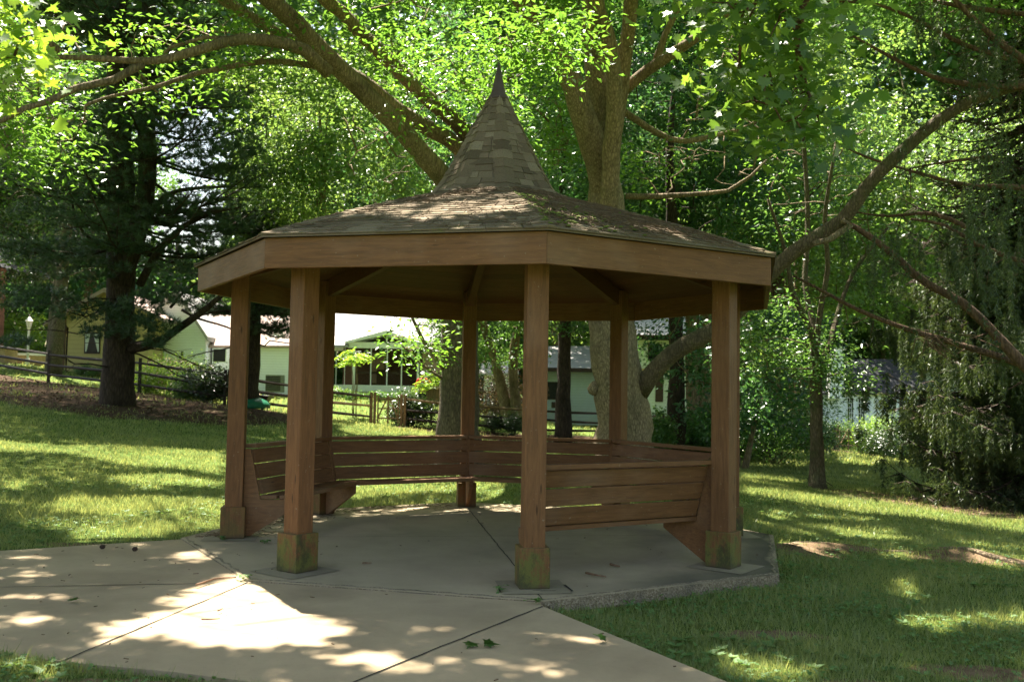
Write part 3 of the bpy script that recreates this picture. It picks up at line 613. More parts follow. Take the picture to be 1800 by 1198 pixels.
def ell(n, c, r, rng, shell=.55, noise=.25):
    """cluster centres in a lumpy ellipsoid"""
    d = norm(rng.normal(size=(n, 3))); ph = rng.random(6)*6
    lump = 1+noise*(np.sin(d[:, 0]*4+ph[0])+np.sin(d[:, 1]*5+ph[1])+np.sin(d[:, 2]*6+ph[2]))/1.6
    rr = (shell+(1-shell)*rng.random(n)**.7)*lump
    return np.array(c)+d*rr[:, None]*np.array(r)
def broadleaf(name, label, cat, x, y, top, cz, cr, leaf, bark, seed, ncl=150, k=110, L=.12, sig=.55, tr=.18, group=None, lean=(0, 0), stems=1, W=1., keep=None, ch=None, sky_=None, limbs=True):
    rng = np.random.default_rng(seed); g = hz(x, y); rt = root(name, (x, y, g), label, cat, group); b = MB(); nodes = []
    for s_ in range(stems):
        a = rng.random()*6.28; sp_ = (.35+.5*rng.random())*cr*.5 if stems > 1 else .0
        base = np.array([x+.12*math.cos(a)*(stems > 1), y+.12*math.sin(a)*(stems > 1), g-.15]); tp = np.array([x+lean[0]+math.cos(a)*sp_, y+lean[1]+math.sin(a)*sp_, g+top*.86])
        mid1 = base+(tp-base)*.35+rng.normal(size=3)*(.1, .1, 0)*np.array([1, 1, 1]); mid2 = base+(tp-base)*.7+rng.normal(size=3)*(.25, .25, 0)
        P = limb(b, [base, base+(mid1-base)*.3, mid1, mid2, tp], tr, tr*.12, .5, 10, rng, radii=[tr*1.5, tr*1.05, tr*.9, tr*.5, tr*.12]); nodes += [p for p in P if p[2] > g+cz*.7]
    c = np.array([x+lean[0], y+lean[1], g+(cz+top)/2]); hh_ = (top-cz)/2 if ch is None else ch
    C = ell(ncl, c, (cr, cr, hh_), rng)
    C = C[C[:, 2] > g+.3]
    if keep is not None: C = C[keep(C)]
    b.build('trunk', mt[bark], rt, smooth=True)
    if limbs:
        b = MB(); twigs(b, nodes, C, .010, rng, rmax=tr*.4); b.build('branches', mt[bark], rt, smooth=True)
    sg = sig*(.5+.75*rng.random(len(C))); P, idx = around(C, int(k*1.35), 1., rng, .42); P = C[idx]+(P-C[idx])*sg[idx][:, None]
    tint = np.clip(rng.normal(.5, .2, len(P))+rng.normal(0, .25, len(C))[idx], 0, 1)
    m = sun_ok(P, rng) & (P[:, 2] > g+.05); P, idx, tint = P[m], idx[m], tint[m]
    N = norm(rng.normal(size=P.shape)*.8+norm(P-c)*.5+(0, 0, .8))
    crownmesh('crown', [stamp(P, L*1.15*(.6+.8*rng.random(len(P))), T_OVAL, rng, N=N, A=leaf_axes(P, C[idx], rng), tint=tint, W=W)], mt[leaf], rt); return rt

def poly3(pts, D0, D1=None):
    D = np.linspace(D0, D1 if D1 is not None else D0, len(pts)); return [at(x, y, d) for (x, y), d in zip(pts, D)]

# ------------------------------------------------------------------ the two big trees behind the gazebo
def z2(pts): return [(600+x/2.995, y/2.995) for x, y in pts]
rg = np.random.default_rng(21)
T1b = np.array([2.3, 6.4, hz(2.3, 6.4)])
oak = root('maple_tree', T1b, 'big tree with mottled grey bark forking above the gazebo roof, right of its spire', 'tree', 'large shade trees behind the gazebo')
D1 = 16.9
tp = poly3([(1103, 870), (1099, 800), (1093, 720), (1083, 640), (1074, 560), (1068, 460), (1065, 370), (1062, 300), (1059, 255), (1056, 215)], D1)
b = MB(); P1 = limb(b, tp, .5, .3, .22, 22, rg, .015, radii=[.72, .56, .48, .44, .41, .385, .36, .335, .325, .22, .08])
ki = at(1044, 683, D1-.1); b.lathe(ki-(0, 0, .12), [(.02, 0), (.09, .04), (.12, .12), (.08, .2), (.02, .26)], 10)
b.build('trunk', mt['bark_oak'], oak, smooth=True); nodes1 = list(P1[10:])
L1 = [([(1063, 350), (1052, 290), (1030, 220), (1008, 150), (975, 90), (935, 30), (900, -30), (860, -120)], D1, 15, .25, .13, 'bark_oak'),
      ([(1064, 350), (1060, 290), (1055, 200), (1045, 100), (1043, 0), (1045, -150), (1040, -300)], D1+.3, D1, .25, .16, 'bark_oak'),
      ([(1068, 380), (1072, 320), (1078, 240), (1080, 170), (1074, 90), (1052, 20), (1035, -60), (1010, -180)], D1-.30, 14.5, .17, .10, 'bark_brown'),
      ([(1080, 230), (1094, 130), (1105, 50), (1112, -30), (1120, -160)], D1-.2, 15.5, .15, .09, 'bark_brown'),
      ([(1095, 160), (1140, 122), (1180, 95), (1230, 62), (1290, 10), (1350, -60)], D1-.1, 15.5, .11, .05, 'bark_brown'),
      ([(1150, 115), (1170, 60), (1190, 20), (1200, -40)], D1, 17, .07, .04, 'bark_brown'),
      ([(1123, 690), (1160, 640), (1205, 607), (1255, 580), (1320, 520), (1370, 464), (1420, 425), (1480, 388), (1520, 332), (1580, 272), (1650, 212), (1720, 172), (1800, 148), (1900, 120)], D1-.1, 13.5, .165, .07, 'bark_limb'),
      ([(1480, 388), (1495, 395), (1400, 420), (1440, 425)][:2]+[(1460, 420), (1430, 428)], 14.8, 14.8, .06, .04, 'bark_oak'),
      ([(1085, 190), (1180, 245), (1250, 240), (1320, 220), (1350, 200)], D1+1, 18, .07, .03, 'bark_brown'),
      ([(1100, 345), (1160, 345), (1280, 335), (1320, 310), (1350, 280)], D1+1.5, 18, .06, .03, 'bark_brown')]
for pts, Da, Db, ra, rb, bk in L1:
    b = MB(); P = limb(b, poly3(pts, Da, Db), ra, rb, .25, 14, rg, .03); b.build('limb', mt[bk], oak, smooth=True); nodes1 += list(P[2:])
T2b = at(806, 800, 18.2); T2b[2] = hz(T2b[0], T2b[1])
map2 = root('maple_tree', T2b, 'straight dark trunked tree with long limbs arching up left, directly behind the gazebo', 'tree', 'large shade trees behind the gazebo')
b = MB(); P2 = limb(b, [T2b-(0, 0, .2)]+poly3([(805, 760), (806, 700), (807, 620), (808, 540), (815, 470), (830, 415)], 18.2, 17.8), .4, .3, .25, 22, rg, .015, radii=[.55, .42, .37, .35, .345, .35, .35])
b.build('trunk', mt['bark_limb'], map2, smooth=True); nodes2 = list(P2[10:])
A_ = [(828, 420), (800, 350)]+z2([(530, 930), (400, 780), (200, 560), (0, 370)])+[(560, 85), (520, 40), (467, -8), (420, -60), (360, -140)]
C_ = [(835, 430), (850, 320)]+z2([(610, 770), (500, 700), (300, 580), (100, 420)])+[(533, 83), (483, 57), (393, 0), (330, -50)]
B_ = [(840, 425), (858, 320)]+z2([(650, 690), (550, 600), (400, 470), (200, 270), (0, 70)])+[(560, -12), (510, -80)]
L2 = [(A_, 17.8, 12.5, .20, .12, 'bark_brown'), (C_, 17.9, 14.5, .17, .08, 'bark_brown'), (B_, 17.9, 15.0, .18, .10, 'bark_brown'),
      ([(577, 128), (535, 88), (500, 77), (427, 68), (333, 93), (267, 107), (173, 103), (87, 100)], 14.2, 12.0, .10, .03, 'bark_brown'),
      ([(250, 112), (200, 140), (133, 155), (80, 180), (43, 190), (-20, 225)], 12.6, 11.5, .055, .03, 'bark_brown'),
      ([(565, 118), (510, 110), (450, 110), (350, 128), (283, 150), (183, 173), (150, 185)], 14.4, 12.8, .05, .02, 'bark_brown'),
      ([(420, 68), (360, 66), (300, 83), (290, 92)], 13.4, 13, .03, .02, 'bark_brown'),
      ([(105, 90), (80, 70), (40, 62), (0, 60)], 12, 11.6, .05, .03, 'bark_brown'),
      ([(782, 650), (765, 628), (745, 600), (730, 570), (718, 545), (700, 525)], 18.0, 17.0, .05, .015, 'bark_brown'), ([(782, 668), (762, 655), (735, 635), (712, 612), (690, 590)], 18.0, 17.2, .03, .01, 'bark_brown')]
for pts, Da, Db, ra, rb, bk in L2:
    b = MB(); P = limb(b, poly3(pts, Da, Db), ra, rb, .25, 12, rg, .03); b.build('limb', mt[bk], map2, smooth=True); nodes2 += list(P[3:])

# shading canopy: leaf clusters added high over the lawn for its shade, shared out among the broadleaf trees around it
rg = np.random.default_rng(33)
OWN = [('T1', 2.3, 6.4), ('T2', T2b[0], T2b[1]), ('RM', 8.2, -3.6), ('LM', -8.6, -3.2), ('TL', -14.8, 9.5), ('TR', 16.5, 7.5), ('T5', 7.0, 10.3)]
nC = 5600
GX = rg.uniform(-20, 17, nC); GY = rg.uniform(-9, 24, nC); nX = 800; GX = np.r_[GX, rg.uniform(-8, 5, nX)]; GY = np.r_[GY, rg.uniform(-8, .5, nX)]; nC += nX; Hh = rg.uniform(8.0, 15.5, nC); Hh = np.maximum(Hh, 8.0+.48*np.maximum(GY, 0)+rg.random(nC)*2)
gg = ground(GX, GY); CC = np.stack([GX+SUN[0]/SUN[2]*Hh, GY+SUN[1]/SUN[2]*Hh, gg+Hh], 1)
frame_top = 1.55+.405*(CC[:, 1]+10.4)
CC = CC[CC[:, 2] > np.minimum(frame_top+.3, 14)]
own = np.argmin(np.array([np.hypot(CC[:, 0]-x, CC[:, 1]-y)*(.8 if n_ in ('T1', 'T2') else 1) for n_, x, y in OWN]), 0)
def canopy_crown(rt, C, k, L, sig, rng, leaf='leaf_oak', tm=T_OVAL, W=1.):
    P, idx = around(C, k, sig, rng, .55); ti = np.clip(rng.normal(.5, .2, len(P))+rng.normal(0, .15, len(C))[idx], 0, 1)
    m = sun_ok(P, rng) & open_above(P); P, idx, ti = P[m], idx[m], ti[m]
    N = norm(rng.normal(size=P.shape)*.5+(0, 0, 1.1)); return stamp(P, L*(.7+.6*rng.random(len(P))), tm, rng, N=N, A=leaf_axes(P, C[idx], rng, .6), tint=ti, W=W)
OPEN = [(at(960, 80, 13), 1.3), (at(800, 160, 16.2), 1.5), (at(1000, 100, 13), 1.2), (at(560, 250, 29), 2.2), (at(20, 100, 5), .7), (at(230, 140, 14.5), 1.6), (at(500, 330, 29), 1.6), (at(1400, 600, 21), .7), (at(720, 600, 17.3), 1.3), (at(1690, 450, 30), 2.0), (at(1400, 330, 21), 1.4), (at(700, 20, 16), 1.3), (at(1270, 40, 6.6), .55), (at(1420, 180, 6.6), .5)]
def open_above(P):
    bad = np.zeros(len(P), bool)
    for q, r in OPEN:
        t = (P[:, 2]-q[2])/SUN[2]; bad |= (P[:, 2] > q[2]+1.0) & (np.hypot(P[:, 0]-SUN[0]*t-q[0], P[:, 1]-SUN[1]*t-q[1]) < r)
    return ~bad
# visible sprays of the two trees
def spray_px(n, poly, D0, D1, rng):
    xs = [p[0] for p in poly]; ys = [p[1] for p in poly]; out = []
    while len(out) < n:
        x = rng.uniform(min(xs), max(xs), n*2); y = rng.uniform(min(ys), max(ys), n*2); m = inpoly(x, y, poly)
        for a, c in zip(x[m], y[m]): out.append(at(a, c, rng.uniform(D0, D1)))
    return np.array(out[:n])
V1 = np.vstack([spray_px(22, [(860, 50), (930, 60), (1000, 40), (1010, 70), (980, 105), (900, 125), (850, 110)], 12.5, 13.5, rg),
                spray_px(22, [(680, 130), (760, 90), (860, 110), (920, 190), (890, 215), (780, 180), (700, 240)], 15, 17.5, rg),
                spray_px(30, [(1180, -40), (1330, -40), (1360, 120), (1230, 130), (1180, 60)], 17.5, 20, rg),
                spray_px(26, [(880, -40), (1040, -60), (1020, 20), (940, 30)], 18, 20, rg),
                spray_px(20, [(930, 150), (1010, 180), (1020, 300), (960, 320), (930, 230)], 17, 19, rg),
                spray_px(40, [(1120, 180), (1400, 200), (1380, 330), (1120, 360)], 18, 21, rg)])
V2 = np.vstack([spray_px(40, [(60, 60), (560, 20), (480, 130), (260, 190), (170, 250), (60, 270), (-60, 240), (-60, 60)], 13.6, 16.5, rg),
                spray_px(22, [(-60, 170), (160, 170), (170, 280), (60, 310), (-60, 280)], 12.0, 14, rg),
                spray_px(24, [(560, -30), (760, -30), (800, 90), (700, 120), (600, 30)], 15, 18, rg),
                spray_px(7, [(690, 548), (770, 560), (775, 640), (740, 625), (715, 640), (690, 600)], 16.8, 17.8, rg),
                spray_px(20, [(600, 180), (760, 290), (700, 330), (600, 300)], 18, 20, rg)])
owners = {'T1': (oak, nodes1, V1), 'T2': (map2, nodes2, V2)}
spec = {'RM': ('added shade tree out of view right of the camera, its leafy branches overhead', 'tree'), 'LM': ('added shade tree out of view left of the path, its crown overhead', 'tree'),
        'TL': ('added shade tree out of view beyond the left edge of the lawn', 'tree'), 'TR': ('added shade tree out of view beyond the right edge of the lawn', 'tree')}
for i, (n_, x, y) in enumerate(OWN):
    C = CC[own == i]
    if n_ in owners: rt, nodes, V = owners[n_]; 
    elif n_ == 'T5':
        rt = root('young_tree', (x, y, hz(x, y)), 'slender dark trunk tree standing alone on the right lawn, its leaders splaying upward', 'tree'); g = hz(x, y); b = MB()
        P = limb(b, [np.array([x, y, g-.1])]+poly3([(1437, 850), (1436, 780), (1435, 700), (1433, 600)], 20.9), .2, .15, .3, 12, rg, .02, radii=[.22, .145, .135, .13, .125]); b.build('trunk', mt['bark_limb'], rt, smooth=True); nodes = list(P[-4:])
        for pts in ([(1434, 640), (1425, 580), (1395, 520), (1380, 440), (1350, 350)], [(1434, 640), (1440, 560), (1455, 470), (1450, 380), (1470, 250)], [(1434, 660), (1460, 600), (1470, 560), (1500, 480), (1560, 400)], [(1434, 640), (1430, 570), (1415, 500), (1420, 380), (1410, 200), (1400, -50)]):
            b = MB(); P = limb(b, poly3(pts, 20.9, 20.9+rg.normal()), .075, .03, .3, 8, rg, .03); b.build('limb', mt['bark_limb'], rt, smooth=True); nodes += list(P[2:])
        V = np.vstack([spray_px(34, [(1290, 555), (1360, 520), (1470, 600), (1480, 640), (1400, 660), (1310, 640)], 20, 22, rg), spray_px(40, [(1330, 250), (1560, 220), (1560, 420), (1340, 400)], 20, 23, rg), spray_px(10, [(1430, 640), (1530, 660), (1520, 690), (1440, 680)], 20, 21, rg)])
    else:
        g = hz(x, y); rt = root('added_shade_tree', (x, y, g), *spec[n_]); b = MB()  # trees out of view, added to carry the shading canopy
        P = limb(b, [(x, y, g-.2), (x, y, g+2), (x+.2, y+.1, g+5), (x, y+.3, g+8), (x+.3, y, g+12.5)], .4, .1, .5, 14, rg, .02, radii=[.45, .33, .28, .2, .08]); b.build('trunk', mt['bark_brown'], rt, smooth=True); nodes = list(P[8:]); V = None
    allC = np.vstack([C, V]) if V is not None else C
    b = MB(); twigs(b, nodes, allC, .009, rg, rmax=.09); b.build('branches', mt['bark_brown'], rt, smooth=True)
    parts = []
    if len(C): parts.append(canopy_crown(rt, C, 85, .17, .62, rg))
    if V is not None: parts.append(canopy_crown(rt, V, 75, .115, .34, rg, W=.8))
    crownmesh('crown', parts, mt['leaf_oak'] if n_ != 'T5' else mt['leaf_back'], rt)

# maple boughs close to the camera, hanging into the top corners
def near_boughs(rt, C, k, L, sig, rng, nodes, mat, rr=.006):
    b = MB(); twigs(b, nodes, C, rr, rng, sag=.08, rmax=.03); b.build('twigs', mt['bark_red'], rt, smooth=True)
    P, idx = around(C, k, sig, rng, .7); m = sun_ok(P, rng); P, idx = P[m], idx[m]
    N = norm(rng.normal(size=P.shape)*.55+(0, -.35, .8)); A = norm(norm(P-C[idx]+1e-3)*.5+rng.normal(size=P.shape)*.35+(0, 0, -.9))
    crownmesh('crown', [stamp(P, L*(.65+.6*rng.random(len(P))), T_MAPLE, rng, N=N, A=A)], mt[mat], rt)
rg = np.random.default_rng(77)
x, y = 5.9, -6.4; g = hz(x, y)
mp_ = root('maple_tree', (x, y, g), 'maple with large lobed dark green leaves hanging at the top right of the view', 'tree')
b = MB(); P = limb(b, [(x, y, g-.2), (x, y, 2), (x-.1, y+.2, 4.2), (x+.1, y+.3, 7)], .22, .1, .4, 14, rg, .02); b.build('trunk', mt['bark_red'], mp_, smooth=True)
nodes = list(P[7:]); 
for pts, Da, Db in (([(1900, -350), (1700, -260), (1500, -120), (1330, 0), (1300, 110), (1330, 180)], 5.6, 6.6), ([(1700, -260), (1450, -200), (1300, -90), (1220, 20)], 5.8, 6.6), ([(1450, -100), (1400, 60), (1420, 160), (1440, 210)], 6.0, 6.8)):
    b = MB(); Q = limb(b, poly3(pts, Da, Db), .035, .008, .2, 8, rg, .03); b.build('limb', mt['bark_red'], mp_, smooth=True); nodes += list(Q)
C = np.vstack([spray_px(62, [(1190, -60), (1400, -60), (1425, 60), (1455, 170), (1460, 215), (1370, 180), (1300, 140), (1240, 60), (1190, -20)], 5.8, 7.4, rg), spray_px(12, [(1290, 160), (1440, 200), (1440, 240), (1340, 275), (1300, 220)], 6.2, 7.2, rg)])
near_boughs(mp_, C, 21, .10, .2, rg, nodes, 'leaf_maple')
x, y = -4.3, -6.6; g = hz(x, y)
mp_ = root('maple_tree', (x, y, g), 'maple reaching in at the top left corner with sunlit yellow green leaves', 'tree')
b = MB(); P = limb(b, [(x, y, g-.2), (x, y, 2), (x-.1, y+.2, 3.4), (x+.1, y+.3, 5)], .15, .05, .4, 12, rg, .02); b.build('trunk', mt['bark_red'], mp_, smooth=True)
C = spray_px(26, [(-120, -60), (40, -60), (60, 20), (62, 110), (50, 190), (10, 230), (-120, 220)], 4.4, 5.4, rg)
near_boughs(mp_, C, 22, .085, .13, rg, list(P[6:]), 'leaf_yellow')

# ------------------------------------------------------------------ pines
def pine(name, label, x, y, top, z0, rad0, seed, leaders, tr, group, nb=60, dead=8, keep=None, tuftL=.13, dens=1.0):
    rng = np.random.default_rng(seed); g = hz(x, y); rt = root(name, (x, y, g), label, 'pine tree', group); b = MB(); axes = []
    for pts, ra in leaders: P = limb(b, pts, ra[0], ra[-1], .4, 14, rng, .02, radii=ra); axes.append(P)
    b.build('trunk', mt['bark_pine'], rt, smooth=True)
    tufts = []; dirs = []; b = MB()
    for i in range(nb):
        P = axes[int(rng.integers(len(axes)))]; zf = rng.random(); zt = g+z0+(top-z0)*zf; j = int(np.argmin(abs(P[:, 2]-zt))); p0 = P[j]; a = rng.random()*6.283
        L = rad0*(1-.6*zf)*(.6+.5*rng.random()); d = np.array([math.cos(a), math.sin(a), 0]); t = np.linspace(0, 1, 9)[:, None]
        Q = p0+d*L*t+np.array([0, 0, 1.])*(-.10*L*np.sin(t*3)+.16*L*t**2)+np.cumsum(rng.normal(size=(9, 3))*.03*L*.3, 0); b.tube(Q, np.linspace(.045, .012, 9)*(L/3.5)**.5, 5)
        s = np.array([-d[1], d[0], 0])
        for t_ in np.linspace(.3, 1., int(14*dens)):
            q = Q[min(8, int(t_*8))]
            for sd in (-1, 1):
                l2 = L*.38*(1.1-t_*.7)*(.5+.7*rng.random()); e = norm(d*.7+s*sd*(.6+.4*rng.random())+(0, 0, .12)); m = max(2, int(l2/.16))
                b.tube([q, q+e*l2], [.010, .004], 3)
                for u in range(m):
                    c = q+e*l2*(u+.6)/m; tufts.append(c+rng.normal(size=3)*.04); dirs.append(e*.7+np.array([0, 0, .55]))
    for i in range(dead):
        P = axes[0]; j = int(rng.integers(3, len(P)//2)); p0 = P[j]; a = rng.random()*6.28; L = 1+rng.random()*2.2; e = np.array([math.cos(a), math.sin(a), .1-.5*rng.random()])
        Q = p0+e*np.linspace(0, L, 6)[:, None]+rng.normal(size=(6, 3))*.06; b.tube(Q, np.linspace(.03, .008, 6), 5)
        for _ in range(4): q = Q[int(rng.integers(2, 6))]; b.tube([q, q+norm(e+rng.normal(size=3)*.6)*.6], [.01, .004], 3)
    b.build('branches', mt['bark_pine'], rt, smooth=True)
    T = np.array(tufts); Dd = np.array(dirs); 
    if keep is not None: m = keep(T); T, Dd = T[m], Dd[m]
    m = sun_ok(T, rng); T, Dd = T[m], Dd[m]
    A = norm(Dd+rng.normal(size=T.shape)*.35); N = rng.normal(size=T.shape); N = norm(N-A*(A*N).sum(1)[:, None])
    crownmesh('crown', [stamp(T, tuftL*(.8+.5*rng.random(len(T))), T_TUFT, rng, N=N, A=A)], mt['needle'], rt); return rt, axes
gp = 'dark pines standing in the mulch along the fence'
D3 = 27.
pine('pine_tree', 'large dark double-trunk pine at the left, mulch around its flared base', *at(208, 700, D3)[:2], 17, 4.2, 5.0, 41,
     [([at(206, 735, D3), *poly3([(208, 700), (209, 640), (211, 560), (212, 470), (213, 400), (212, 300), (208, 180), (205, 60), (200, -150)], D3)], [.52, .42, .385, .37, .36, .34, .31, .27, .22, .12]),
      (poly3([(218, 500), (238, 430), (254, 350), (260, 280), (256, 200), (258, 100), (262, -20), (265, -180)], D3-.2), [.2, .25, .25, .235, .22, .19, .15, .08])], .4, gp, nb=150, dead=16)
b = MB()
pn = [o for o in sc.objects if o.name.startswith('pine_tree')][0]
for pts, r0_, r1_ in (([(228, 612), (262, 606), (290, 594), (330, 566), (365, 540), (395, 515), (430, 500)], .15, .05), ([(320, 545), (350, 560), (400, 575), (450, 600)], .04, .015), ([(245, 500), (280, 440), (320, 400), (370, 375), (420, 365)], .12, .03), ([(262, 372), (300, 340), (350, 330), (410, 328)], .09, .03), ([(260, 205), (310, 195), (360, 190), (410, 188)], .06, .02), ([(265, 290), (310, 272), (355, 250)], .05, .015), ([(262, 190), (300, 230), (345, 240)], .04, .01), ([(185, 330), (150, 310), (130, 300)], .06, .02), ([(190, 440), (140, 400), (120, 320)], .05, .02), ([(330, 560), (400, 545), (440, 560)], .03, .01), ([(300, 540), (340, 500), (420, 480)], .04, .012)):
    b = MB(); limb(b, poly3(pts, D3-.1, D3-1.2), r0_, r1_, .3, 8, rg, .04); b.build('limb', mt['bark_pine'], pn, smooth=True)
def extra_plumes(parent, name, blobs, mat, rng, tmpl, L, N_up=.4):
    Ts, As = [], []
    for cx_, cy_, rx, ry, D, n in blobs:
        a = rng.random(n)*6.283; r = np.sqrt(rng.random(n)); px = cx_+np.cos(a)*r*rx; py = cy_+np.sin(a)*r*ry; dd = D+rng.normal(0, .45, n)
        P = np.array([at(p, q, d) for p, q, d in zip(px, py, dd)]); Ts.append(P); As.append(np.stack([np.sign(px-cx_)*.7+rng.normal(0, .5, n), rng.normal(0, .5, n), np.full(n, N_up)], 1))
    T = np.vstack(Ts); A = np.vstack(As); m = sun_ok(T, rng); T = T[m]; A = norm(A[m]); N = rng.normal(size=T.shape); N = norm(N-A*(A*N).sum(1)[:, None])
    crownmesh(name, [stamp(T, L*(.8+.5*rng.random(len(T))), tmpl, rng, N=N, A=A)], mt[mat], parent)
bl = [(60, 300, 90, 22, 25.5, 170), (120, 370, 110, 26, 25.5, 240), (60, 440, 110, 24, 25.5, 240), (140, 470, 90, 22, 26, 200), (50, 520, 90, 20, 25.5, 190), (150, 545, 60, 20, 26, 130), (210, 215, 70, 26, 26, 170), (190, 270, 50, 20, 26, 90), (320, 225, 60, 12, 26, 90), (380, 265, 80, 15, 25.5, 150), (420, 255, 50, 26, 25.5, 100), (350, 295, 70, 10, 26, 80), (250, 260, 30, 12, 25.8, 40), (260, 575, 60, 22, 25.8, 150), (290, 520, 60, 16, 25.8, 110), (240, 545, 50, 30, 25.8, 130), (400, 430, 40, 12, 25.5, 60), (300, 470, 50, 10, 25.8, 60), (270, 600, 26, 10, 25.8, 40), (170, 580, 30, 16, 26, 60), (20, 600, 40, 10, 25.5, 50), (380, 180, 70, 14, 26, 80), (400, 300, 60, 16, 26, 90), (400, 395, 50, 12, 26, 70), (300, 160, 60, 16, 26, 80), (150, 170, 60, 20, 26, 90), (110, 220, 60, 24, 26, 100)]
extra_plumes(pn, 'plumes', bl, 'needle', rg, T_TUFT, .16)
D4 = 30.5
pine('pine_tree', 'dark pine with bluish plumes behind the two left gazebo posts', *at(434, 700, D4)[:2], 7.6, 2.4, 3.4, 42,
     [([at(434, 715, D4), *poly3([(434, 680), (438, 640), (438, 600), (440, 540), (438, 480), (440, 430), (440, 380)], D4)], [.45, .36, .34, .32, .26, .18, .12, .05])], .3, gp, nb=85, dead=10, keep=lambda T: ~((T[:, 2] > 6.0) & (T[:, 2] < 9.5) & (T[:, 0] < -8.3)))

# ------------------------------------------------------------------ spruce at the right with hanging boughs
def spruce(label, x, y, top, r0, seed, nb=110, z0=.4, group=None, den=1.):
    rng = np.random.default_rng(seed); g = hz(x, y); rt = root('spruce_tree', (x, y, g), label, 'spruce tree', group); b = MB()
    limb(b, [(x, y, g-.2), (x, y, g+top*.5), (x, y, g+top)], .3, .03, .6, 12, rng, .02); b.build('trunk', mt['bark_pine'], rt, smooth=True); b = MB(); T = []; A = []; Ls = []
    for i in range(nb):
        zf = rng.random()**.85; a = rng.random()*6.283; L = r0*(1-.8*zf)*(.75+.4*rng.random()); p0 = np.array([x, y, g+z0+(top-z0)*zf]); d = np.array([math.cos(a), math.sin(a), 0]); t = np.linspace(0, 1, 10)[:, None]
        Q = p0+d*L*t+np.array([0, 0, 1.])*(-.55*L*np.sin(t*1.9)*.6+.18*L*t**3); b.tube(Q, np.linspace(.035, .008, 10), 5); s = np.array([-d[1], d[0], 0])
        for t_ in np.linspace(.15, 1, int(20*den)):
            q = Q[min(9, int(t_*9))]+d*rng.normal(0, .05)
            for sd in (-1, 1):
                l2 = L*.30*(1.15-t_)*(.6+.6*rng.random()); q2 = q+s*sd*l2+d*l2*.4-np.array([0, 0, l2*.3]); b.tube([q, q2], [.012, .005], 3)
                for u in np.linspace(.15, 1, max(2, int(l2/.16))):
                    o = q+(q2-q)*u; hl = .18+.42*rng.random(); m = max(2, int(hl/.07))
                    for v in range(m): T.append(o-np.array([0, 0, hl*v/m])+rng.normal(size=3)*.012); A.append((rng.normal()*.3, rng.normal()*.3, -1)); Ls.append(.07)
    b.build('branches', mt['bark_pine'], rt, smooth=True); T = np.array(T); A = norm(np.array(A)); m = (sun_ok(T, rng) | (T[:, 2] < 4)) & (T[:, 2] > ground(T[:, 0], T[:, 1])+.05) & ((T[:, 2] < 3.9) | (rng.random(len(T)) < np.clip(.85-(T[:, 2]-3.9)*.5, .04, 1))); T, A = T[m], A[m]
    N = rng.normal(size=T.shape); N = norm(N-A*(A*N).sum(1)[:, None]); crownmesh('crown', [stamp(T, .105*(.8+.5*rng.random(len(T))), T_SPRAY, rng, N=N, A=A)], mt['needle_spruce'], rt); return rt
spr = spruce('tall drooping spruce filling the right edge of the lawn, boughs hanging to the grass', 11.7, 9.6, 15, 4.4, 51, nb=430, den=1.25)
for pts, D_, r0_, r1_ in (([(1900, 720), (1800, 643), (1745, 582), (1690, 532), (1620, 492), (1560, 438), (1505, 400), (1476, 386)], 14.5, .10, .045), ([(1860, 660), (1760, 628), (1700, 610), (1600, 580), (1510, 545), (1440, 508), (1395, 485)], 15.5, .07, .02),
        ([(1900, 150), (1800, 152), (1720, 150), (1640, 135), (1570, 102), (1500, 64)], 13.5, .06, .018), ([(1900, 180), (1800, 105), (1760, 78), (1700, 22), (1660, -20)], 12.5, .06, .03), ([(1900, 110), (1800, 108), (1700, 80), (1620, 40), (1540, 8), (1440, 2)], 13.5, .05, .015),
        ([(1900, 350), (1800, 330), (1700, 325), (1600, 300), (1520, 275), (1470, 250)], 14.5, .05, .015), ([(1900, 480), (1800, 460), (1720, 430), (1660, 395), (1600, 385)], 14, .05, .02), ([(1900, 40), (1800, 25), (1720, 16), (1640, 2)], 13, .05, .03), ([(1700, 400), (1640, 375), (1560, 380), (1500, 372)], 15, .04, .012), ([(1740, 275), (1660, 285), (1600, 296)], 14, .03, .012)):
    b = MB(); P = limb(b, poly3(pts, D_, D_+.8), r0_, r1_, .2, 8, rg, .05)
    for _ in range(10): q = P[int(rg.integers(1, len(P)))]; b.tube([q, q+rg.normal(size=3)*.15+(-.1, 0, -.12), q+rg.normal(size=3)*.25+(-.2, 0, -.2)], [.010, .006, .003], 4)
    b.build('limb', mt['bark_red'], spr, smooth=True)
b = MB()
for _ in range(34):
    q = at(1640+rg.normal()*14, 592+rg.normal()*6, 15.2); e = q+norm(np.array([.5+rg.normal()*.5, rg.normal()*.3, -.6+rg.normal()*.35]))*rg.uniform(.2, .6); b.tube([q, (q+e)/2+rg.normal(size=3)*.03, e], [.009, .007, .003], 4)
tag(b.build('dead_twigs', mt['straw'], spr, smooth=True), 'pale dead twigs')
Ts = []
for (x0, y0, x1, y1, n_, D_) in ((1700, 0, 1800, 130, 40, 13), (1560, 130, 1800, 330, 36, 14), (1700, 230, 1800, 560, 44, 13.5), (1480, 390, 1800, 470, 70, 15), (1580, 560, 1800, 640, 60, 16), (1690, 330, 1780, 520, 26, 13), (1600, 0, 1700, 40, 30, 13.5), (1520, 400, 1700, 460, 30, 15)):
    for _ in range(n_):
        o = at(rg.uniform(x0, x1), rg.uniform(y0, y1), D_+rg.normal()*.6); hl = .25+.6*rg.random()
        for v in range(int(hl/.05)): Ts.append(o-np.array([0, 0, v*.05])+rg.normal(size=3)*.014)
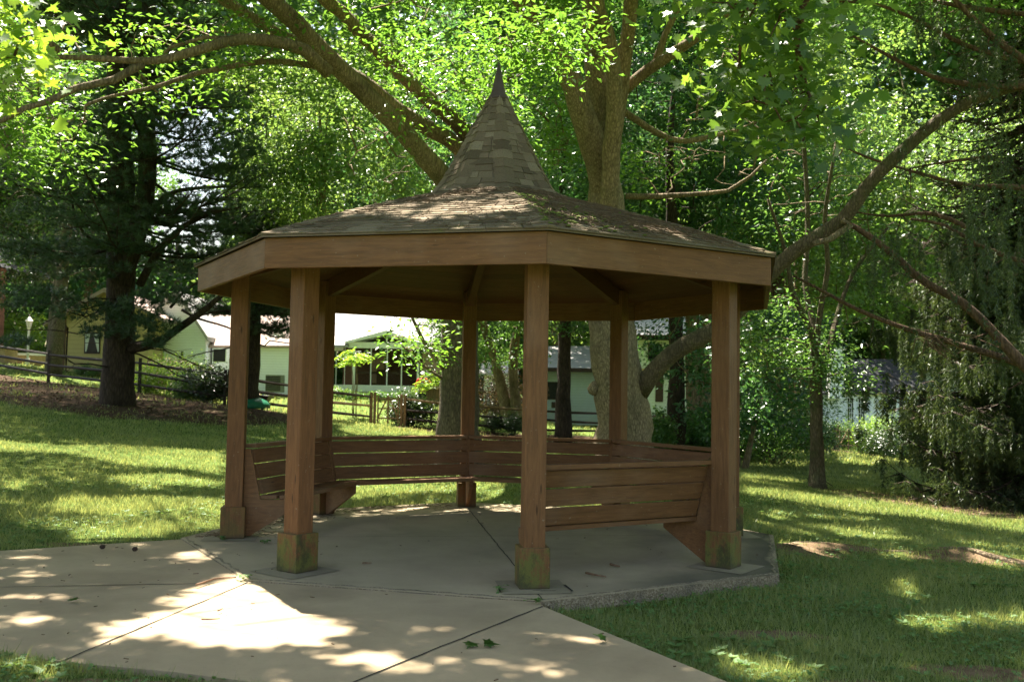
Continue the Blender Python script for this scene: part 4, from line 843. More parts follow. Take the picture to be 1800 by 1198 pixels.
Ts = np.array(Ts); Ts = Ts[sun_ok(Ts, rg)]; A = norm(rg.normal(size=Ts.shape)*.3+(0, 0, -1)); N = rg.normal(size=Ts.shape); N = norm(N-A*(A*N).sum(1)[:, None])
crownmesh('hanging_sprays', [stamp(Ts, .075, T_SPRAY, rg, N=N, A=A)], mt['needle_spruce'], spr)

# ------------------------------------------------------------------ woods behind
WB = 'broadleaf trees in the woods behind the fence'
def bt(px, D, label, top, cz, cr, leaf, bark, seed, **kw):
    p = at(px, 700, D); return broadleaf(kw.pop('name', 'woodland_tree'), label, 'tree', p[0], p[1], top, cz, cr, leaf, bark, seed, group=kw.pop('group', WB), **kw)
nosky = lambda T: ~((T[:, 1] > 10) & (((T[:, 0]-CAM[0])/(T[:, 1]-CAM[1]) < -.275) & ((T[:, 0]-CAM[0])/(T[:, 1]-CAM[1]) > -.385) & ((T[:, 2]-1.55)/(T[:, 1]-CAM[1]) > .13) & ((T[:, 2]-1.55)/(T[:, 1]-CAM[1]) < .29)))
bt(545, 29, 'pale leafy tree between the double-trunk pine and the gazebo spire', 11.5, 4.4, 3.3, 'leaf_light', 'bark_brown', 61, ncl=190, k=110, L=.13, keep=nosky)
bt(735, 75, 'mid green tree seen behind the limbs left of the spire', 21, 4.0, 6.5, 'leaf_back', 'bark_brown', 62, ncl=260, k=100, L=.2, sig=.8)
bt(905, 41, 'leaning low tree behind the front post, branches spreading over the hedge', 10.5, 2.4, 4.0, 'leaf_back', 'bark_brown', 64, ncl=210, k=100, L=.13, tr=.2, stems=2, lean=(-1.2, 0))
bt(990, 34.5, 'dark trunk tree between the front post and the grey barked tree', 15, 3.3, 3.6, 'leaf_cool', 'bark_pine', 65, ncl=220, k=100, L=.14, tr=.22)
bt(1190, 28, 'dark straight trunk tree seen through the right side of the gazebo', 15, 4.6, 3.6, 'leaf_cool', 'bark_pine', 66, ncl=230, k=105, L=.13, tr=.2)
bt(1232, 33, 'brown twin-stem tree just right of the dark straight trunk', 13, 4.0, 3.2, 'leaf_back', 'bark_brown', 67, ncl=150, k=100, L=.14, tr=.26, stems=2)
bt(1355, 34, 'reddish trunk tree among the shrubs right of the gazebo', 13, 3.4, 3.8, 'leaf_light', 'bark_red', 68, ncl=230, k=105, L=.13, tr=.3)
bt(1560, 72, 'pale green multi-stem tree behind the lone slender tree', 19, 4.6, 6.6, 'leaf_light', 'bark_brown', 69, ncl=280, k=105, L=.2, stems=3, sig=.9)
bt(1300, 27, 'low spreading dogwood right of the rear gazebo post', 5.0, .8, 2.2, 'leaf_cool', 'bark_brown', 70, ncl=80, k=100, L=.11, stems=3, tr=.07)
bt(1410, 40, 'tall vase-shaped tree with many stems above the right side of the roof', 17, 5, 5, 'leaf_light', 'bark_brown', 71, ncl=260, k=100, L=.17, stems=5, tr=.14)
bt(1700, 34, 'sunlit tree beyond the spruce boughs at the right edge', 13, 3.6, 4.6, 'leaf_light', 'bark_brown', 72, ncl=230, k=100, L=.15)
bt(-45, 43, 'weeping dark tree in front of the yellow cottage', 16, 3.6, 5.0, 'leaf_dark', 'bark_brown', 73, ncl=260, k=100, L=.17, tr=.32)
bt(88, 40.5, 'grey forked trunk tree beside the cottage door', 13, 5.0, 3.6, 'leaf_back', 'bark_limb', 74, ncl=150, k=90, L=.16, tr=.24, stems=2)
for i, (px, D, top, cr, lf) in enumerate(((-60, 56, 20, 6, 'leaf_back'), (150, 62, 19, 6, 'leaf_cool'), (480, 70, 18, 6, 'leaf_light'), (620, 74, 26, 7, 'leaf_back'), (800, 60, 24, 7, 'leaf_cool'), (980, 66, 25, 7, 'leaf_light'), (1130, 58, 23, 6.5, 'leaf_cool'), (1290, 68, 25, 7, 'leaf_light'), (1440, 75, 25, 7, 'leaf_cool'), (1620, 72, 25, 7.5, 'leaf_light'), (1790, 66, 24, 7, 'leaf_back'), (300, 75, 15, 5, 'leaf_back'))):
    lab = ['tall tree behind the lamp post and brick chimney', 'tall tree rising behind the yellow cottage', 'pale tree rising behind the white gabled house', 'tall tree behind the screened porch house', 'tall tree directly behind the spire', 'pale tall tree behind the grey house', 'tall tree behind the pale roofed house', 'pale tall tree behind the leaning grey limb', 'tall tree rising behind the white chimney', 'pale tall tree behind the dark roofed white cottage', 'tall tree behind the spruce at the right edge', 'low tree in the sky gap right of the double-trunk pine'][i]
    bt(px, D, lab, top, 4.5, cr, lf, 'bark_brown', 80+i, ncl=260, k=85, L=.24, sig=.95, tr=.35, W=1.1, keep=nosky, name='distant_tree', group='tall trees behind the houses')
# far wood
rng = np.random.default_rng(90); n = 8000
a = rng.uniform(-.75, .75, n); D = rng.uniform(88, 120, n); C = np.stack([CAM[0]+D*np.sin(a), CAM[1]+D*np.cos(a), rng.uniform(1, 50, n)], 1)
el = (C[:, 2]-1.55)/D; gapm = (a > -.37) & (a < -.265) & (el > .12) & (el < .29); C = C[~gapm & (rng.random(n) < np.where(el > .5, .8, 1))]
P, idx = around(C, 30, 1.7, rng, .8)
me = npmesh('woods', *stamp(P, 1.0*(.7+.6*rng.random(len(P))), T_OVAL, rng, tint=np.clip(rng.normal(.5, .2, len(P)), 0, 1), W=1.2)); tag(link('far_woods', me, mt['leaf_back']), 'far off woods filling the space between the trees behind the houses', 'woods', kind='stuff')
# ------------------------------------------------------------------ shrubs
def shrub(name, label, px, py, D, rx, h, leaf, seed, n=3500, L=.08, group=None, cat='shrub', W=1., stems=6, pos=None):
    rng = np.random.default_rng(seed); p = at(px, py, D) if pos is None else np.array([*pos, 0]); x, y = p[0], p[1]; g = hz(x, y); rt = root(name, (x, y, g), label, cat, group); b = MB()
    C = ell(26, (x, y, g+h*.52), (rx*.8, rx*.8, h*.42), rng, .5, .3); C[:, 2] = np.maximum(C[:, 2], g+.1)
    for i in range(stems): q = C[int(rng.integers(len(C)))]; b.tube([(x+rng.normal()*.05, y+rng.normal()*.05, g-.05), ((x+q[0])/2, (y+q[1])/2, g+h*.25), q], [.02, .014, .006], 5)
    b.build('stems', mt['bark_brown'], rt, smooth=True); P, idx = around(C, n//26, min(rx, h)*.22, rng, .8); P = P[P[:, 2] > g+.02]
    N = norm(norm(P-(x, y, g+h*.3))*.8+rng.normal(size=P.shape)*.6+(0, 0, .4))
    crownmesh('leaves', [stamp(P, L*(.7+.6*rng.random(len(P))), T_OVAL, rng, N=N, W=W)], mt[leaf], rt); return rt
shrub('flowering_shrub', 'wide shrub with pink and white blossom behind the left fence', 300, 675, 34.5, 1.5, 1.25, 'leaf_yellow', 101, 7000, .07)
fl = [o for o in sc.objects if o.name.startswith('flowering_shrub')][-1]
rng = np.random.default_rng(102); c = np.array(fl.location); P = c+(norm(rng.normal(size=(700, 3)))*(1.25, .9, .7)+(0, 0, .65)); crownmesh('blossom', [stamp(P, .07, T_OVAL, rng, W=1.6)], mt['leaf_flower'], fl)
shrub('flowering_shrub', 'low yellow green shrub at the left fence beside the pine', 258, 680, 34.2, .8, 1.0, 'leaf_yellow', 103, 3500, .07)
shrub('leafy_shrub', 'dark leafy shrub at the left fence before the first gazebo post', 365, 700, 32.5, 1.1, 1.2, 'leaf_dark', 104, 5200, .12, W=.7)
shrub('leafy_shrub', 'small dark shrub in front of the fence left of the first gazebo post', 330, 705, 33.2, .7, .8, 'leaf_back', 105, 2600, .10, W=.7)
shrub('rhododendron', 'glossy rhododendron right of the garden gate', 722, 745, 37, .95, 1.15, 'leaf_dark', 106, 4500, .13, W=.8)
shrub('clipped_bush', 'left of the two rounded dark bushes behind the rails', 866, 745, 37.5, .55, .85, 'leaf_dark', 107, 4200, .06, group='rounded bushes behind the rails')
shrub('clipped_bush', 'right of the two rounded dark bushes behind the rails, beside the front post', 902, 748, 37.5, .55, .9, 'leaf_dark', 108, 4200, .06, group='rounded bushes behind the rails')
shrub('spreading_bush', 'broad bronze tinted bush in front of the grey house', 872, 710, 43, 2.0, 2.0, 'leaf_red', 109, 9000, .09)
shrub('spreading_bush', 'dark bush left of the lone slender tree, by the right fence', 1330, 790, 33, 1.6, 1.5, 'leaf_dark', 110, 7000, .10)
shrub('spreading_bush', 'dark bush right of the lone slender tree, by the gate', 1440, 790, 44, .9, 1.5, 'leaf_dark', 111, 6000, .11)
shrub('laurel_bush', 'glossy laurel bush by the dark straight trunk seen through the gazebo', 1225, 775, 30, 1.3, 1.5, 'leaf_back', 112, 6500, .13, W=.8)
shrub('laurel_bush', 'glossy dark laurel bush just outside the rear right gazebo post', 1290, 780, 31, 1.1, 1.5, 'leaf_dark', 113, 5200, .12, W=.8)
shrub('garden_bush', 'bright bush in front of the french windows, above the right gate', 1485, 760, 55, 1.1, 1.6, 'leaf_light', 114, 4200, .11)
shrub('garden_bush', 'round yellow green bush right of the french windows', 1560, 760, 53, 1.6, 2.2, 'leaf_yellow', 115, 6500, .11)
shrub('garden_bush', 'pale variegated bush by the spruce, behind the right fence', 1612, 770, 50, 1.2, 1.8, 'leaf_light', 116, 4500, .11)
shrub('ivy_covered_post', 'ivy smothered post at the right end of the rustic gate', 1513, 790, 47.3, .32, 1.45, 'leaf_dark', 117, 2600, .09, cat='ivy post')
shrub('ivy_mound', 'dark ivy mound over the right fence near the spruce', 1600, 812, 46, 1.0, 1.7, 'leaf_dark', 118, 6000, .10, cat='ivy')
shrub('evergreen_bush', 'dark upright evergreen bush left of the spruce', 1640, 830, 36, 1.3, 3.2, 'leaf_dark', 119, 9000, .10)
shrub('leafy_shrub', 'soft green shrub under the reddish trunk', 1362, 770, 30, 1.8, 2.6, 'leaf_back', 120, 8000, .09)
shrub('leafy_shrub', 'leafy shrub growing up between the grey barked tree and the straight trunk', 1160, 745, 27, .6, 1.5, 'leaf_back', 121, 3000, .09)
shrub('cottage_shrub', 'bright shrub behind the white lamp post', 35, 640, 50, 1.4, 2.6, 'leaf_yellow', 123, 4500, .11)
shrub('flower_bed', 'low flowers along the foot of the yellow cottage', 165, 655, 43, 1.1, .45, 'leaf_back', 124, 2600, .08, cat='flower bed')
shrub('flower_bed', 'white flowers along the foot of the screened porch', 590, 692, 47, 1.4, .5, 'leaf_light', 125, 3500, .09, cat='flower bed')
shrub('ground_cover_bed', 'bluish ground cover under the porch deck', 665, 692, 47.5, 2.4, .4, 'leaf_back', 126, 4500, .10, cat='flower bed')
shrub('spreading_bush', 'dark bush behind the rails right of the far gate', 1560, 800, 45, 1.3, 1.3, 'leaf_dark', 127, 6000, .10)
shrub('spreading_bush', 'dark bush between the reddish trunk and the lone slender tree', 1395, 790, 40, 1.4, 1.7, 'leaf_dark', 128, 6000, .10)
shrub('laurel_bush', 'low laurel in deep shade right of the grey barked tree base', 1178, 790, 29, .9, .8, 'leaf_dark', 129, 3500, .10)
# fern-like sumac shoots
def sumac(label, px, py, D, h, seed):
    rng = np.random.default_rng(seed); p = at(px, py, D); g = hz(p[0], p[1]); rt = root('sumac', (p[0], p[1], g), label, 'shrub', 'feathery sumacs by the garden gate'); b = MB(); Ps, As = [], []
    for i in range(5):
        a = rng.random()*6.28; tp = np.array([p[0]+math.cos(a)*.35*rng.random(), p[1]+math.sin(a)*.35, g+h*(.62+.38*rng.random())]); b.tube([(p[0]+rng.normal()*.05, p[1]+rng.normal()*.05, g-.05), (tp+np.array([p[0], p[1], g]))/2+rng.normal(size=3)*.05, tp], [.02, .015, .008], 5)
        for f in range(6):
            a2 = rng.random()*6.28; d = np.array([math.cos(a2), math.sin(a2), .55]); o = tp-np.array([0, 0, .3*rng.random()]); L = .5+.25*rng.random(); s = np.array([-d[1], d[0], 0])
            for t in np.linspace(.15, 1, 11):
                q = o+d*L*t-np.array([0, 0, L*t*t*.7])
                for sd in (-1, 1): Ps.append(q); As.append(s*sd+d*.35-np.array([0, 0, .25]))
    b.build('stems', mt['bark_brown'], rt, smooth=True); Ps = np.array(Ps); As = norm(np.array(As)); crownmesh('fronds', [stamp(Ps, .19, T_OVAL, rng, A=As, N=norm(rng.normal(size=Ps.shape)*.25+(0, 0, 1)), W=.55)], mt['leaf_yellow'], rt)
sumac('feathery yellow green sumac left of the garden gate', 622, 735, 38.5, 2.9, 131)
sumac('feathery sumac between the garden gate and the straight trunk, in front of the person', 757, 735, 38.5, 2.3, 132)

# ------------------------------------------------------------------ fences and gates
mt['fence_dark'] = woodmat('dark_fence_timber', base=(.028, .02, .015), axis=0, weather=.03)
mt['fence_tan'] = woodmat('weathered_fence_timber', base=(.20, .14, .07), axis=0, weather=.4)
def fence(label, pts, mat, name='rail_fence', hgt=1.22, rails=(.32, .68, 1.05), n_between=1, ph=.045, light=None, postmat=None):
    c = np.array(pts[0]); rt = root(name, (c[0], c[1], hz(*c)), label, 'fence', 'rail fences along the yards'); P = []
    for a, q in zip(pts[:-1], pts[1:]):
        for i in range(n_between): P.append(np.array(a)*(1-i/n_between)+np.array(q)*i/n_between)
    P.append(np.array(pts[-1])); G = [hz(*p) for p in P]
    for p, g in zip(P, G): b = MB(); b.box((p[0]-ph, p[1]-ph, g-.2), (p[0]+ph, p[1]+ph, g+hgt)); b.build('post', mt[postmat or mat], rt, bevel=.008)
    for i in range(len(P)-1):
        for j, z in enumerate(rails):
            w_ = random.Random(i*7+j); b = MB(); m = mat if light is None or (i, j) not in light else 'fence_tan'
            b.tube([(*P[i], G[i]+z+w_.uniform(-.03, .03)), (*((P[i]+P[i+1])/2), (G[i]+G[i+1])/2+z-.02), (*P[i+1], G[i+1]+z+w_.uniform(-.03, .03))], [.045, .062, .045], 6, t=.5); b.build('rail', mt[m], rt, smooth=False)
    return rt
fence('dark three-rail fence climbing left past the big pine', [(-22.5, 29.5), (-16.87, 25.83), (-12.32, 22.78), (-9.09, 21.76)], 'fence_dark', n_between=1)
fence('three-rail fence between the pine and the garden gate', [(-9.0, 21.9), (-7.2, 23.9), (-4.75, 25.75)], 'fence_dark', light={(1, 1)})
fence('weathered three-rail fence right of the garden gate', [(-3.45, 25.74), (-.9, 26.5), (1.73, 27.7), (4.3, 29.4), (7.14, 31.65)], 'fence_dark', light={(0, 2), (1, 2)})
fence('mossy rail fence running right behind the shrubs', [(7.3, 31.8), (10.5, 34.3), (14.2, 37.0), (17.5, 39.3)], 'fence_dark')
fence('rustic rail fence right of the far gate', [(19.3, 39.7), (21.3, 39.7), (23.6, 39.5), (27, 39.8)], 'fence_dark')
fence('short tan rail fence by the flowering shrub', [at(x, 660, 39)[:2] for x in (262, 300, 342, 371)], 'fence_tan', hgt=1.35, rails=(.55, 1.1), ph=.08)
def gate(label, a, q, mat, hgt=1.15):
    a = np.array(a, float); q = np.array(q, float); ga, gq = hz(*a), hz(*q); rt = root('garden_gate', (a[0], a[1], ga), label, 'gate', 'rustic garden gates'); e = (q-a)/np.linalg.norm(q-a)
    for p, g in ((a, ga), (q, gq)):
        for s_ in (-.13, .0): pp = p+e*s_*(1 if p is a else -1); b = MB(); b.box((pp[0]-.05, pp[1]-.05, g-.2), (pp[0]+.05, pp[1]+.05, g+hgt+.08)); b.build('gate_post', mt[mat], rt, bevel=.008)
    A = a+e*.12; Q = q-e*.12; zm = (ga+gq)/2
    for p_, q_ in (((*A, zm+.12), (*A, zm+hgt)), ((*Q, zm+.12), (*Q, zm+hgt)), ((*A, zm+.3), (*Q, zm+.3)), ((*A, zm+.66), (*Q, zm+.66)), ((*A, zm+hgt-.12), (*Q, zm+hgt-.12)), ((*((A+Q)/2), zm+.12), (*((A+Q)/2), zm+hgt)), ((*A, zm+.3), (*((A+Q)/2), zm+hgt)), ((*Q, zm+.3), (*((A+Q)/2), zm+hgt))):
        b = MB(); b.bar(p_, q_, .05, .05); b.build('gate_bar', mt[mat], rt)
gate('rustic braced timber gate in front of the screened porch', (-4.6, 25.75), (-3.6, 25.74), 'fence_tan')
gate('rustic braced timber gate in front of the white cottage at the right', (17.75, 39.5), (18.95, 39.7), 'fence_tan')

# ------------------------------------------------------------------ houses
def siding(name, c, step=.13, rough=.6):
    m = M(name); s_ = m.n("ShaderNodeSeparateXYZ"); m.l(m.tc.outputs["Object"], s_.inputs[0]); f = m.math('FRACT', m.math('MULTIPLY', s_.outputs[2], 1/step))
    cc = m.mix(tuple(x*.45 for x in c), c, m.ramp(f, [(0., 0.), (.10, 1.)])); cc = m.mix(cc, tuple(x*.85 for x in c), m.ramp(m.noise(2, 4), [(.4, 0.), (.7, .5)])); m.col(cc); m.p.inputs["Roughness"].default_value = rough; m.bump(f, .5, .02); return m.m  # darker line at each board lap: shade put into the colour
mt['side_white'] = siding('white_clapboard', (.82, .85, .92)); mt['side_yellow'] = siding('yellow_clapboard', (.50, .40, .17), .2); mt['side_grey'] = siding('pale_grey_clapboard', (.56, .62, .60), .16); mt['taupe'] = plain('taupe_wall', (.42, .30, .21), .8, .1)
mt['trim_white'] = plain('white_trim', (.84, .85, .82), .5, .06); mt['trim_brown'] = plain('brown_trim', (.05, .03, .022), .6, .2); mt['teal'] = plain('teal_shutter', (.03, .13, .14), .6, .15)
mt['roof_grey'] = plain('grey_asphalt_roof', (.035, .035, .04), .9, .3, 6); mt['roof_pale'] = plain('pale_shingle_roof', (.36, .345, .34), .85, .15, 5); mt['roof_pink'] = plain('pinkish_shingle_roof', (.32, .24, .21), .85, .2, 5)
mt['brick'] = plain('red_brick', (.15, .075, .05), .9, .4, 12); mt['glass'] = plain('dark_window_glass', (.012, .016, .018), .08, .2); mt['screen'] = plain('dark_porch_screen', (.020, .014, .012), .7, .3)
mt['dim_wall'] = plain('dim_porch_wall', (.12, .07, .045), .8, .15); mt['ac'] = plain('grey_unit_metal', (.13, .135, .12), .6, .2); mt['curtain'] = plain('pale_curtain', (.6, .62, .5), .8, .1); mt['red_cloth'] = plain('red_jacket_cloth', (.55, .015, .02), .8, .15); mt['skin'] = plain('skin', (.45, .25, .17), .6, .08); mt['navy'] = plain('dark_trousers', (.015, .018, .03), .8, .2); mt['white_cloth'] = plain('white_cloth', (.7, .72, .7), .8, .1)  # dim porch wall: shade inside the porch is put into a darker wall colour
mt['green_plastic'] = plain('green_plastic', (.02, .13, .07), .35, .1); mt['black'] = plain('black_iron', (.01, .01, .01), .5, .2); mt['stone_tan'] = plain('tan_stone', (.42, .30, .17), .85, .25); mt['lampglass'] = plain('frosted_lamp_glass', (.7, .7, .72), .2, .05)
class House:
    """front facade plane at depth D; x and y given where the corners stand, built as a solid block running back"""
    def __init__(s, name, label, D, px, py):
        s.D = D; p = at(px, py, D); s.rt = root(name, (p[0], p[1], p[2]), label, 'house'); s.y = p[1]
    def P(s, x, y, dy=0): p = aty(x, y, s.y+dy); return p
    def box(s, name, x0, y0, x1, y1, mat, f=-.02, back=.05, parent=None):
        a = s.P(x0, y1); c = s.P(x1, y0); b = MB(); b.box((min(a[0], c[0]), s.y+f, min(a[2], c[2])), (max(a[0], c[0]), s.y+back, max(a[2], c[2]))); return b.build(name, mt[mat], parent or s.rt)
    def gable(s, name, pts, mat, f, back, parent=None):
        b = MB(); Q = [s.P(*p) for p in pts]; n = len(Q); b.add([(q[0], s.y+f, q[2]) for q in Q]+[(q[0], s.y+back, q[2]) for q in Q], [tuple(range(n)), tuple(range(2*n-1, n-1, -1))]+[((i+1) % n, i, n+i, n+(i+1) % n) for i in range(n)]); return b.build(name, mt[mat], parent or s.rt)
    def slope(s, name, e0, e1, r0, r1, mat, f, back, th=.12, over=0):
        """roof plane from the eave e0-e1 up and back to the ridge r0-r1, with the rear plane behind it"""
        E0, E1 = s.P(*e0, f), s.P(*e1, f); R0, R1 = s.P(*r0, back), s.P(*r1, back); B0 = np.array([E0[0], 2*R0[1]-E0[1], E0[2]]); B1 = np.array([E1[0], 2*R1[1]-E1[1], E1[2]]); d = np.array([0, 0, th]); b = MB()
        b.hexa([E0-d, E1-d, R1-d, R0-d, E0, E1, R1, R0]); b.hexa([R0-d, R1-d, B1-d, B0-d, R0+(0, 0, .003), R1+(0, 0, .003), B1, B0]); return b.build(name, mt[mat], s.rt)
    def window(s, x0, y0, x1, y1, trim='trim_white', nx=2, ny=2, f=-.03, name='window', tw=1.2, label=None):
        fr = s.box(name, x0-tw, y0-tw, x1+tw, y1+tw, trim, f, .0); s.box('pane', x0, y0, x1, y1, 'glass', f-.012, f+.004, fr)
        for i in range(1, nx): xx = x0+(x1-x0)*i/nx; s.box('muntin', xx-.35, y0, xx+.35, y1, trim, f-.03, f-.012, fr)
        for i in range(1, ny): yy = y0+(y1-y0)*i/ny; s.box('muntin', x0, yy-.35, x1, yy+.35, trim, f-.028, f-.014, fr)
        if label: fr['label'] = label
        return fr
def aty(x, y, Y): d = ray(x, y); return CAM+d*(Y-CAM[1])/d[1]
# yellow cottage
h = House('yellow_cottage', 'yellow clapboard cottage with brown trim behind the big pine', 44, 150, 658)
h.box('wall', 117, 575, 262, 668, 'side_yellow', 0, 5); h.gable('gable_wall', [(117, 575), (262, 575), (262, 552), (190, 515), (117, 556)], 'side_yellow', .001, 5)
h.gable('roof', [(84, 574), (88, 566), (190, 508), (292, 560), (292, 566), (190, 515)], 'roof_pink', -.5, 5.3)
h.box('porch_recess', 90, 572, 116.8, 668, 'dim_wall', .9, 5); h.box('corner_post', 114.5, 574, 118.5, 668, 'trim_brown', -.03, .1); h.box('porch_beam', 90, 572, 118, 577, 'trim_brown', -.02, .1)
d_ = h.box('door', 98, 585, 110, 662, 'side_yellow', .85, .9); h.box('door_glass', 100, 590, 103, 640, 'glass', .83, .85, d_); h.box('door_glass', 105, 590, 108, 640, 'glass', .83, .85, d_)
wn = h.window(150, 586, 175, 619, 'trim_brown', 1, 2, tw=2.2)
for s_ in (0, 1):
    b = MB(); x0, x1, x2 = ((150.5, 160, 152.5) if s_ == 0 else (174.5, 165, 172.5)); b.add([h.P(x0, 587)+(0, -.05, 0), h.P(x1, 587)+(0, -.05, 0), h.P(x2, 618)+(0, -.05, 0), h.P(x0, 618)+(0, -.05, 0)], [(0, 1, 2, 3)]); b.build('curtain', mt['curtain'], wn)
# brick chimney end of a house at the far left
h = House('brick_house', 'red brick house end at the left edge behind the lamp post', 48, -20, 640)
h.box('wall', -200, 470, 1, 648, 'brick', 0, .6); h.gable('roof', [(-210, 470), (8, 470), (-20, 430), (-190, 430)], 'roof_grey', -.3, 5.3); h.window(-60, 560, -40, 600, 'trim_white')
# white gabled house
h = House('white_gabled_house', 'white clapboard house with dark shutters behind the flowering shrub', 46, 310, 690)
h.box('wall', 240, 600, 361, 700, 'side_white', 0, 7); h.gable('gable_wall', [(240, 600), (361, 600), (361, 590), (316, 520), (240, 560)], 'side_white', .001, 7); h.gable('roof', [(232, 566), (232, 558), (316, 512), (368, 592), (368, 600), (316, 522)], 'roof_pale', -.3, 7.3)
h.box('corner_board', 358.5, 600, 361.5, 700, 'trim_white', -.03, .1)
w1 = h.window(272, 613, 283, 635, 'trim_white', 1, 2); h.box('shutter', 265.5, 613, 269.5, 637, 'teal', -.05, -.0, w1); h.box('shutter', 284.5, 613, 288.5, 637, 'teal', -.05, -.0, w1)
h.window(317.5, 617, 323, 643, 'trim_white', 1, 1, tw=.8)
h.box('wing_wall', 361.5, 607, 540, 705, 'side_white', .8, 6); h.slope('wing_roof', (357, 607), (544, 607), (380, 545), (520, 545), 'roof_pink', .5, 3.4)
h.window(375, 614, 397, 635, 'trim_white', 1, 1, name='window'); 
h = House('air_conditioning_unit', 'grey louvred air conditioning unit against the white house wall', 44.6, 480, 688); h.rt['category'] = 'air conditioner'
c_ = h.box('casing', 466, 659, 494, 689, 'ac', 0, .8)
for i in range(7): h.box('louvre', 467.5, 662+i*3.6, 492.5, 663.6+i*3.6, 'black', -.02, -.002, c_)
# porch house
h = House('porch_house', 'house with a white gabled screened porch behind the garden gate', 50, 680, 692)
h.box('wall', 735, 601, 800, 705, 'taupe', 2.2, 9); h.box('rear_wall', 585, 601, 735, 705, 'dim_wall', 3.0, 9); h.slope('main_roof', (560, 600), (812, 600), (590, 512), (795, 512), 'roof_pale', 2.0, 6.0)
h.slope('porch_roof', (556, 606), (612, 606), (560, 590), (640, 590), 'roof_pale', -.2, 2.0)
h.gable('gable_roof', [(606, 604), (608, 600), (680, 581), (752, 607), (754, 611), (680, 588)], 'trim_white', -.25, 2.9); h.gable('gable_screen', [(622, 604), (740, 608), (680, 590)], 'screen', .05, .08); h.box('gable_post', 678.5, 586, 681.5, 606, 'trim_white', -.02, .04)
h.box('beam', 612, 603, 742, 611, 'trim_white', -.05, .12); h.box('deck_edge', 588, 678, 740, 687, 'trim_white', -.08, 3); h.box('lattice', 590, 687, 738, 700, 'trim_white', .1, 2.6)
for x, wd in ((591, 1.3), (606, 1.2), (622, 3.0), (652, 1.6), (680.5, 1.6), (706, 1.6), (735, 2.6)): h.box('porch_post', x-wd, 608, x+wd, 679, 'trim_white', -.06, .1)
h.window(661, 620, 674, 648, 'dim_wall', 2, 3, f=2.9, name='window'); h.box('door', 640, 616, 650, 672, 'taupe', 2.9, 2.98)
rl = h.box('railing', 620, 654, 735, 656, 'trim_brown', .25, .3)
for i in range(29): x = 622+i*4; h.box('baluster', x-.5, 656, x+.5, 677.5, 'trim_brown', .26, .29, rl)
rl = h.box('railing', 745, 654, 776, 656, 'trim_brown', 1.2, 1.28); h.box('railing_post', 773, 652, 776, 674, 'trim_white', 1.15, 1.3, rl); h.box('side_deck', 740, 674, 790, 682, 'taupe', 1.0, 2.2)
for i in range(7): x = 747+i*3.8; h.box('baluster', x-.5, 656, x+.5, 673.5, 'trim_brown', 1.2, 1.26, rl)
# grey house and pale house
h = House('grey_house', 'pale grey house seen between the front post and the grey barked tree', 56, 1000, 735)
h.box('wall', 930, 651, 1070, 745, 'side_grey', 0, 6); h.box('eave', 925, 648, 1075, 652, 'trim_brown', -.6, 6.2); h.slope('roof', (925, 648), (1075, 648), (935, 608), (1065, 608), 'roof_pale', -.5, 3)
h.window(945, 672, 980, 700, 'trim_brown', 2, 1); h.box('bench', 968, 706, 990, 716, 'trim_brown', -1.2, -.7)
h = House('pale_house', 'pale house with a bright roof and dark eave seen through the right gazebo opening', 50, 1180, 720)
h.box('wall', 1120, 592, 1275, 735, 'side_grey', 0, 7); h.slope('roof', (1112, 592), (1285, 592), (1120, 535), (1275, 535), 'roof_pale', -.7, 3.5); h.box('eave', 1112, 591.8, 1285, 597, 'trim_brown', -.7, 7.2); h.box('belt_beam', 1120, 650, 1275, 654, 'stone_tan', -.08, .0)
h.box('door', 1152, 656, 1166, 706, 'trim_brown', -.03, .01); h.window(1140, 606, 1162, 632, 'trim_brown', 1, 1)
# small pale building by the leaning tree
h = House('garden_shed', 'pale garden shed roof behind the bronze bush', 52, 880, 700); h.box('wall', 850, 655, 905, 712, 'trim_white', 0, 3); h.slope('roof', (842, 655), (912, 655), (848, 634), (906, 634), 'roof_pale', -.3, 1.5); h.rt['category'] = 'shed'
h.box('door', 870, 662, 882, 712, 'taupe', -.03, 0)
# white cottage with chimney
h = House('white_cottage', 'white cottage with a dark roof and tall white chimney at the right', 62, 1520, 757)
h.box('wall', 1443, 688, 1640, 765, 'side_white', 0, 6); h.slope('roof', (1438, 690), (1646, 690), (1500, 631), (1590, 631), 'roof_grey', -.3, 3); h.box('chimney', 1460, 613, 1477, 700, 'trim_white', -.6, .2); h.gable('chimney_shoulder', [(1452, 700), (1460, 700), (1460, 625), (1456, 655)], 'trim_white', -.598, .198); h.box('chimney_cap', 1458.5, 610.5, 1478.5, 613, 'trim_white', -.66, .26)
h.window(1490, 699, 1499.5, 742, 'trim_white', 3, 5, name='french_window'); h.window(1509, 699, 1519.5, 745, 'trim_white', 3, 5, name='french_window'); h.box('shutter', 1440.5, 698, 1444, 745, 'teal', -.06, 0)
h.window(1560, 700, 1575, 725, 'trim_white', 2, 2)
h = House('white_house', 'far white house showing in patches through the spruce boughs', 72, 1650, 700); h.box('wall', 1575, 640, 1760, 740, 'side_white', 0, 6); h.slope('roof', (1568, 640), (1768, 640), (1590, 608), (1750, 608), 'roof_grey', -.3, 3)
for x in (1600, 1650, 1700): h.window(x, 655, x+14, 685, 'trim_white')
